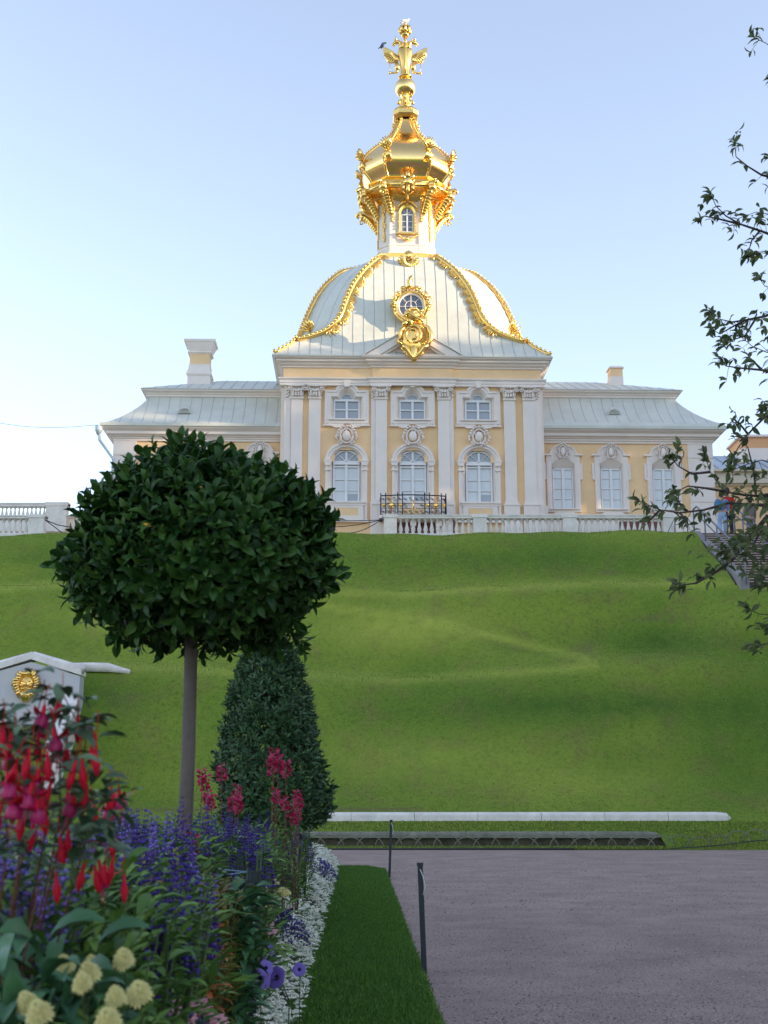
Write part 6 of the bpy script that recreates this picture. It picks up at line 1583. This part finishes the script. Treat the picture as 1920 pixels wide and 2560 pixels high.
for px, py, d, rz, s in ((648,2446,6.4,.1,1.2),(690,2444,6.4,-.6,1.1),(565,2392,5.9,.6,1.3),(748,2424,6.6,.0,.7),(665,2420,5.9,.4,.7)):
    p = at(px, py, d); o = copy_tree(PET, tuple(p), rz, s, 'violet petunia with a dark throat beside the white border', 'violet petunias'); o.rotation_euler[0] = -.25
# blue lobelia cushions
def cushion(name, petal, n, r, h, s=.016):
    root = empty(name, (0,0,0), 'x', 'flower'); P=[];S=[]
    for i in range(n):
        a = RNG.uniform(0,6.28); q = math.sqrt(RNG.random()); P.append((r*q*cos(a), r*q*sin(a), h*(1-.5*q*q)+RNG.normal()*.02)); S.append(s*RNG.uniform(.6,1.3))
    V,Fa = blobs(P, S); npmesh('blossom', V, Fa, petal, root); V,Fa = leafy(150, r, .02, h*.95, .04, .3); npmesh('foliage', V, Fa, G2, root, smooth=True); kids(root); return root
LOB = cushion('lobelia_cushion', mat('deep_blue_petal', (.075,.05,.24), .6, island=.4), 240, .16, .34)
for px, py, d in ((690,2265,8.6),(715,2275,8.8),(605,2372,7.2),(590,2350,7.0),(802,2145,15.5),(815,2160,15.8),(345,2540,3.2),(400,2500,3.4),(8,2530,2.3)):
    p = at(px, py, d); gz = bedz(p.x, p.y); place(LOB, p.x, p.y, max(p.z, gz+.15), .34, 'small cushion of deep blue lobelia low in the bed', 'blue lobelia cushions')
# lime flower spikes
def limespike():
    root = empty('lime_spike_plant', (0,0,0), 'x', 'flower'); P=[];S=[]
    for i in range(170):
        t = RNG.random(); a = RNG.uniform(0,6.28); r = .022*(1-.8*t); P.append((r*cos(a), r*sin(a), .66+.14*t)); S.append(.009*(1-.4*t))
    V,Fa = blobs(P,S); npmesh('flower_spike', V, Fa, LIME, root); m = MB(); m.tube([(0,0,0),(0,0,.68)], .004, 5); m.build('stem', STEM, root); kids(root); return root
LSP = limespike()
for px, py, d in ((440,2105,4.4),(175,2105,3.6),(360,2120,4.0),(305,2140,3.8)):
    p = at(px, py, d); place(LSP, p.x, p.y, p.z, .80, 'slender lime-yellow flower spike between violet salvias', 'lime flower spikes')
# cleomes: tall stems with a crimson tuft
def cleome():
    root = empty('cleome', (0,0,0), 'x', 'flower'); h = 1.0; P=[];D=[];U=[];LL=[]
    for i in range(46):
        a = RNG.uniform(0,6.28); t = RNG.random(); P.append((.012*cos(a), .012*sin(a), h-.09*t)); D.append((cos(a), sin(a), RNG.uniform(-.3,.6))); U.append(RNG.normal(size=3)); LL.append(RNG.uniform(.035,.06))
    LL = np.array(LL); V,Fa = leaves(P, D, U, LL, LL*.45, 'mid'); npmesh('flower_head', V, Fa, PINKR, root, smooth=True)
    m = MB(); m.sm = True; m.tube([(0,0,0),(.01,0,.5),(0,0,h)], [.006,.004,.003], 5); m.build('stem', RSTEM, root); V,Fa = leafy(40, .05, .3, h*.9, .09, .22, .2); npmesh('foliage', V, Fa, G1, root, smooth=True); kids(root); return root
CLE = cleome()
for px, py, d in ((505,1922,8.6),(515,1935,8.5),(556,1908,8.8),(686,1872,9.6),(696,1885,9.6),(681,1895,9.7),(716,1902,9.9),(520,1972,8.2),(530,1985,8.0),(582,1985,8.0),(596,1990,7.9),(592,1960,9.0),(742,1975,10.2),(748,1985,10.3),(728,2008,10.0),(744,2015,10.2),(712,1990,9.8),(690,1970,9.5),(735,2030,10.0),(484,2080,4.9)):
    p = at(px, py-4, d); place(CLE, p.x, p.y, p.z, 1.0, 'crimson cleome head on a tall stem before the cone laurel', 'crimson cleomes', None, .62)
# fuchsia
FX = empty('fuchsia_bush', (-.86, 2.75, bedz(-.86,2.75)-.02), 'fuchsia bush with arching stems and hanging scarlet and magenta bells at the left edge', 'shrub')
fo = Vector(FX.location)
def fuchsia_flower(open_):
    m = MB(); m.sm = True
    m.lathe([(.002,0),(.0045,-.006),(.0055,-.020),(.0085,-.026)] if open_ else [(.002,0),(.0045,-.006),(.0055,-.018),(.0105,-.032),(.0115,-.042),(.007,-.056),(.001,-.066)], 9, (0,0,0)); m.tube([(0,0,0),(.004,0,.02),(-.004,0,.045)], .0016, 4)
    me = [m]; 
    a = m.build('sepals', REDP)
    if open_:
        s = MB(); s.sm = True
        for k in range(4):
            an = k*pi/2+.3; c, q = cos(an), sin(an)
            s.rings([[(c*r0+-q*w, q*r0+c*w, z) for w in (-ww, 0, ww)] for r0, z, ww in ((.007,-.022,.005),(.020,-.024,.0095),(.034,-.018,.007),(.044,-.010,.0008))], wrap=False)
        sp = s.build('flared_sepals', REDP, a)
        b_ = MB(); b_.sm = True; b_.lathe([(.006,-.022),(.013,-.030),(.0165,-.042),(.014,-.052)], 10, (0,0,0), cap=False); b_.build('bell', MAGP, a)
        t = MB()
        for k in range(4): t.tube([(.002*cos(k*1.6),.002*sin(k*1.6),-.04),(.005*cos(k*1.6),.005*sin(k*1.6),-.075-.006*k)], .0008, 3)
        t.build('stamens', PINKR, a)
    return a
FO, FB = fuchsia_flower(True), fuchsia_flower(False)
fl = [(22,1892,2.2,1),(60,1962,2.2,1),(96,1862,2.3,0),(112,1790,2.3,1),(134,1848,2.25,1),(168,1880,2.3,0),(236,1893,2.2,0),(240,1860,2.2,0),(190,1930,2.2,0),(205,1925,2.2,0),(218,1990,2.3,0),(190,2010,2.3,1),(235,2040,2.6,0),(297,2000,2.7,1),(268,2028,2.7,1),(278,1995,2.7,0),(212,2185,2.4,0),(236,2190,2.4,0),(262,2190,2.5,1),(284,2170,2.5,0),(245,2175,2.4,0),(275,2110,2.6,0),(310,2215,2.5,0),(40,2010,2.1,1),(88,2020,2.1,1),(18,1960,2.1,1),(62,1860,2.3,0),(118,1905,2.2,0),(152,1760,2.35,0),(75,1900,2.15,0),(45,1925,2.15,0),(8,1830,2.2,0),(100,1950,2.2,1),(5,2040,2.1,1),(130,1980,2.2,0),(150,2120,2.3,0),(170,2100,2.3,0),(140,2210,2.3,0),(85,2080,2.2,0),(55,2050,2.15,0),(110,2040,2.2,0),(30,1865,2.2,0),(195,1815,2.3,0),(82,1985,2.1,1)]
sm_ = MB(); sm_.sm = True; FP=[];FD=[];FU=[];FL=[]
stems = [[(-.86,2.75),(60,2120),(40,1900),(90,1800),(112,1700)], [(-.86,2.75),(110,2100),(130,1900),(170,1800),(225,1820),(238,1845)], [(-.86,2.75),(200,2150),(230,2050),(260,1990),(300,1975)], [(-.86,2.75),(20,2100),(0,1900),(-10,1800)], [(-.86,2.75),(100,2200),(190,2120),(230,2100),(290,2120)], [(-.86,2.75),(70,2000),(60,1830),(10,1790)], [(-.86,2.75),(150,2050),(150,1860),(130,1790),(150,1745)], [(-.86,2.75),(150,2100),(200,1950),(215,1850),(160,1740)]]
for st_ in stems:
    pts = [Vector((-.86,2.75,fo.z))]+[at(px, py, 2.35+rs.uniform(-.1,.15)) for px, py in st_[1:]]
    sm_.tube([tuple(p-fo) for p in pts], [.0022,.0018,.0015,.0013,.0012,.001][:len(pts)], 5)
    for a, b_ in zip(pts[1:-1], pts[2:]):
        for j in range(10):
            p = a.lerp(b_, rs.random())+Vector((rs.uniform(-.03,.03), rs.uniform(-.03,.03), rs.uniform(-.02,.03)))-fo; FP.append(tuple(p)); FD.append((rs.uniform(-1,1), rs.uniform(-1,1), rs.uniform(-.5,.3))); FU.append((rs.uniform(-.3,.3), rs.uniform(-.5,.3), 1)); FL.append(rs.uniform(.028,.055))
for i in range(230):
    p = at(rs.uniform(-30,115) if i < 170 else rs.uniform(100,260), (rs.uniform(1800,2150) if i < 170 else rs.uniform(1890,2100)), rs.uniform(2.2,2.6))-fo; FP.append(tuple(p)); FD.append((rs.uniform(-1,1), rs.uniform(-1,1), rs.uniform(-.6,.3))); FU.append((rs.uniform(-.3,.3), rs.uniform(-.6,.3), 1)); FL.append(rs.uniform(.03,.05))
sm_.build('stems', RSTEM, FX); FL = np.array(FL); V1,F1 = leaves(FP, FD, FU, FL, FL*.5, 'full'); npmesh('foliage', V1, F1, mat('fuchsia_leaf', (.085,.14,.075), .5, island=.4, spec=.3), FX, smooth=True)
firsts = {}
for px, py, d, op in fl:
    p = at(px, py-30, d+.05)-fo; src = FO if op else FB
    o = src.copy(); COL.objects.link(o); o.name = 'fuchsia_flower'; o.parent = FX; o.location = p; o.scale = (.86,.86,.86) if op else (.68,.68,.86); o.rotation_euler = (rs.uniform(-.25,.25), rs.uniform(-.25,.25), rs.uniform(0,6))
    for c in src.children: cc_ = c.copy(); COL.objects.link(cc_); cc_.parent = o
for src in (FO, FB):
    for c in list(src.children): bpy.data.objects.remove(c)
    bpy.data.objects.remove(src)
# thread tied to the tub corner
m = MB(); m.sm = True; a = at(620,2180,5.66); m.tube([tuple(a), tuple(at(560,2174,5.6))], .0022, 4); m.tube([tuple(a), tuple(at(568,2186,5.6))], .0022, 4); c_ = m.build('twine', mat('pale_blue_twine', (.25,.38,.48), .7))
m = MB(); m.sm = True; m.tube([tuple(at(622,2172,5.66)), tuple(at(622,2182,5.66)-Vector((0,0,.75)))], .007, 6); cn = tag(m.build('plant_cane', TUB), 'thin dark cane tied with pale blue twine at the corner of the laurel tub', 'cane'); c_.parent = cn; c_.name = 'twine'
# white alyssum border
P=[];S=[];LP_=[];LDr=[];LU=[];LL=[]
y = 3.0
while y < 22.2:
    wdt = .50 if y > 9 else .50+.12*(9-y)
    n = int(92*wdt/.5 if y < 12 else 56)
    for i in range(n):
        e = RNG.random(); x = sl(y)+.02-e*wdt - (.10 if y < 7 else 0)*RNG.random(); zz = .06+.20*math.sin(min(1, (e+.05)*1.9)*pi/2) + RNG.normal()*.018 + .04*sin(y*5+e*6)
        if RNG.random() < .12 + .25*(sin(y*3.1+x*7) > .75): continue
        P.append((x, y+RNG.uniform(-.11,.11), zz + (bedz(x,y)-.05)*.6))
    y += .22
P = np.array(P)
um = []
for p in P:
    r = RNG.uniform(.017,.030)*(1.0 if p[1] > 6 else .9)
    for k in range(9):
        a = k*2.4; q = r*math.sqrt(k/9); um.append((p[0]+q*cos(a), p[1]+q*sin(a), p[2]+.006*(1-(q/r)**2)+RNG.normal()*.002, r))
um = np.array(um); V1,F1 = blobs(um[:,:3], np.stack([um[:,3]*.66, um[:,3]*.66, um[:,3]*.45], 1))
idx = RNG.integers(0, len(P), 9000); Q = P[idx]+RNG.normal(size=(9000,3))*np.array([.05,.05,.03])-np.array([0,0,.035]); l_ = RNG.uniform(.02,.04,9000)
V2,F2 = leaves(Q, rnd_dirs(9000,.3), rnd_dirs(9000,1.5), l_, l_*.3, 'simple')
V,Fa,Mi = joinVF([(V1,tri4(F1)),(V2,F2)])
Fl = [tuple(f[:3]) if f[2] == f[3] else tuple(f) for f in Fa.tolist()]
al = npmesh('alyssum_border', V, Fl, [WHT, G2], None, midx=Mi); tag(al, 'dense border of small white alyssum blossom along the grass strip', 'flowers', kind='stuff')
# ground cover between the plants
n = 9000; X_ = []; 
while len(X_) < n:
    yy = RNG.uniform(2.0,22); xx = sl(yy)-(.50 if yy > 9 else .5+.12*(9-yy))-RNG.random()*2.2; X_.append((xx, yy, bedz(xx,yy)+RNG.uniform(0,.42)))
l_ = RNG.uniform(.05,.11,n); V,Fa = leaves(X_, rnd_dirs(n,.8), rnd_dirs(n,1.2), l_, l_*.32, 'mid'); tag(npmesh('ground_cover', V, Fa, MATS['grey_green_leaf'], None, smooth=True), 'mixed low foliage filling the soil between the bedding plants', 'foliage', kind='stuff')
# grass blades: strip, its edges, the ragged foot of the bank and the crest
def blades(pts, h, w):
    pts = np.asarray(pts); n = len(pts); d = np.stack([RNG.normal(size=n)*.35, RNG.normal(size=n)*.35, np.ones(n)], 1); u = rnd_dirs(n); hh = h*RNG.uniform(.5,1.3,n); return leaves(pts, d, u, hh, w*RNG.uniform(.7,1.3,n), 'simple')
pts = []
for i in range(60000):
    yy = 6.8+15.3*RNG.random()**1.3; xx = sl(yy)+RNG.random()*(sr(yy)-sl(yy)+.02); 
    if yy > 21.3 and xx > sr(yy)-.3*(yy-21.2): continue
    pts.append((xx, yy, .042))
for i in range(9000):
    yy = 6.8+14.4*RNG.random()**1.3; pts.append((sr(yy)+RNG.normal()*.018, yy, .02))
V1,F1 = blades(pts, .030, .006); tag(npmesh('lawn_blades', V1, F1, mat('lawn_blade', (.085,.205,.024), .7, island=.45, trans=.15), None), 'short mown grass blades of the strip beside the gravel', 'grass', kind='stuff')
pts = []
for i in range(26000):
    xx = RNG.uniform(-7,12.5); yy = 29.42+(.75 if xx < 6.7 else .95)*RNG.random()**(1.5 if xx < 6.7 else 1); pts.append((xx, yy, .01 if xx < 6.7 else (yy-29.42)*.42))
for i in range(22000): xx = RNG.uniform(-10,13); yy = RNG.uniform(30.45,31.2); pts.append((xx, yy, hz(xx,yy)-.01))
V1,F1 = blades(pts, .07, .012)
pts = []
for i in range(150000):
    xx = RNG.uniform(-15.5,15.5); yy = 31.6+13.2*RNG.random()
    if xx > 11.2 and yy > 39: continue
    pts.append((xx, yy, hz(xx,yy)-.012))
for i in range(16000):
    xx = RNG.uniform(-15.5,11.3); yy = RNG.uniform(43.9,44.9); pts.append((xx, yy, hz(xx,yy)-.01))
V2,F2 = blades(pts, .042, .013)
V,Fa,_ = joinVF([(V1,F1),(V2,F2)])
tag(npmesh('bank_grass', V, Fa, mat('bank_blade', (.20,.29,.042), .8, island=.75, trans=.15), None), 'rough grass tufts covering the bank and its ragged foot', 'grass', kind='stuff')
# wood beyond the right edge that shades the garden
P = []
TRE = []
for i in range(34):
    if i < 22: x, y, h = 52+6*RNG.random(), -48+6.2*i, 0
    else: x, y, h = 60+8*RNG.random(), -46+12*(i-22), 0
    TRE.append((x, y))
wp = []
nW = 64000
yy_ = RNG.uniform(-50, 92, nW); xx_ = 50+16*RNG.random(nW); u_ = RNG.random(nW)
gz_ = np.interp(yy_, [30, 46], [1, 11]); top_ = 30.3+1.1*np.sin(yy_*.9)+.8*np.sin(yy_*2.1+xx_*.5)+.6*np.sin(xx_*1.3)
wp = np.stack([xx_, yy_, gz_+(top_-gz_)*u_], 1)
wp = np.concatenate([wp, np.stack([50+16*RNG.random(34000), RNG.uniform(-52, 34, 34000), RNG.uniform(4, 20, 34000)], 1)])
wp = np.array(wp); V,Fa = leaves(wp, rnd_dirs(len(wp)), rnd_dirs(len(wp)), RNG.uniform(.8,1.4,len(wp)), RNG.uniform(.7,1.1,len(wp)), 'simple')
tk = MB()
for (x, y) in TRE: tk.lathe([(.5,-1),(.35,8),(.2,22)], 8, (x,y,0))
tv = np.array(tk.v); Fw = [tuple(f) for f in Fa.tolist()]+[tuple(i+len(V) for i in f) for f in tk.f]
wood = npmesh('wood', np.concatenate([V, tv]), Fw, [mat('wood_leaf', (.05,.09,.02), .7, island=.4), BARK], None, midx=[0]*len(Fa)+[1]*len(tk.f)); tag(wood, 'belt of tall park trees beyond the right edge', 'trees', kind='stuff')
for s_ in SAL+[FEA,BRD,MIDG,OLV,ORP,ZIN,DAI,PIN,COR,PET,LOB,LSP,CLE]: drop(s_)

# loose grit and a few fallen leaves on the path
pts = []; ss = []
for i in range(16000):
    yy = 7.2+18*RNG.random()**2; xx = sr(yy)+.02+RNG.random()*(.36*yy); pts.append((xx, yy, .002)); ss.append(RNG.uniform(.005,.016)*(1+.5*(yy > 14)))
ss = np.array(ss); V1,F1 = blobs(pts, np.stack([ss, ss, ss*.6], 1)); tag(npmesh('gravel_grit', V1, F1, mat('loose_grit', (.40,.31,.28), .95, island=.6), None), 'loose pinkish grit lying on the path surface', 'gravel', kind='stuff')
ORD = ['first','second','third','fourth','fifth','sixth','seventh','eighth','ninth','tenth','eleventh','twelfth','thirteenth','fourteenth','fifteenth','sixteenth','seventeenth','eighteenth','nineteenth','twentieth']
ORD += ['twenty-'+q for q in ORD[:9]]+['thirtieth']+['thirty-'+q for q in ORD[:9]]+['fortieth']
grp = {}
for o in COL.objects:
    if o.parent is None and 'group' in o.keys() and o.type == 'EMPTY': grp.setdefault(o['group'], []).append(o)
for g_, os_ in grp.items():
    if len(os_) <= 40 and len(set(o['label'] for o in os_)) == 1 and len(os_) > 1:
        os_.sort(key=lambda o: px_of(o.location.x, o.location.y, o.location.z+.6))
        for i, o in enumerate(os_): o['label'] = ' '.join(o['label'].split()[:11]) + ', ' + (ORD[i]+' from the left' if i else 'leftmost of its kind')
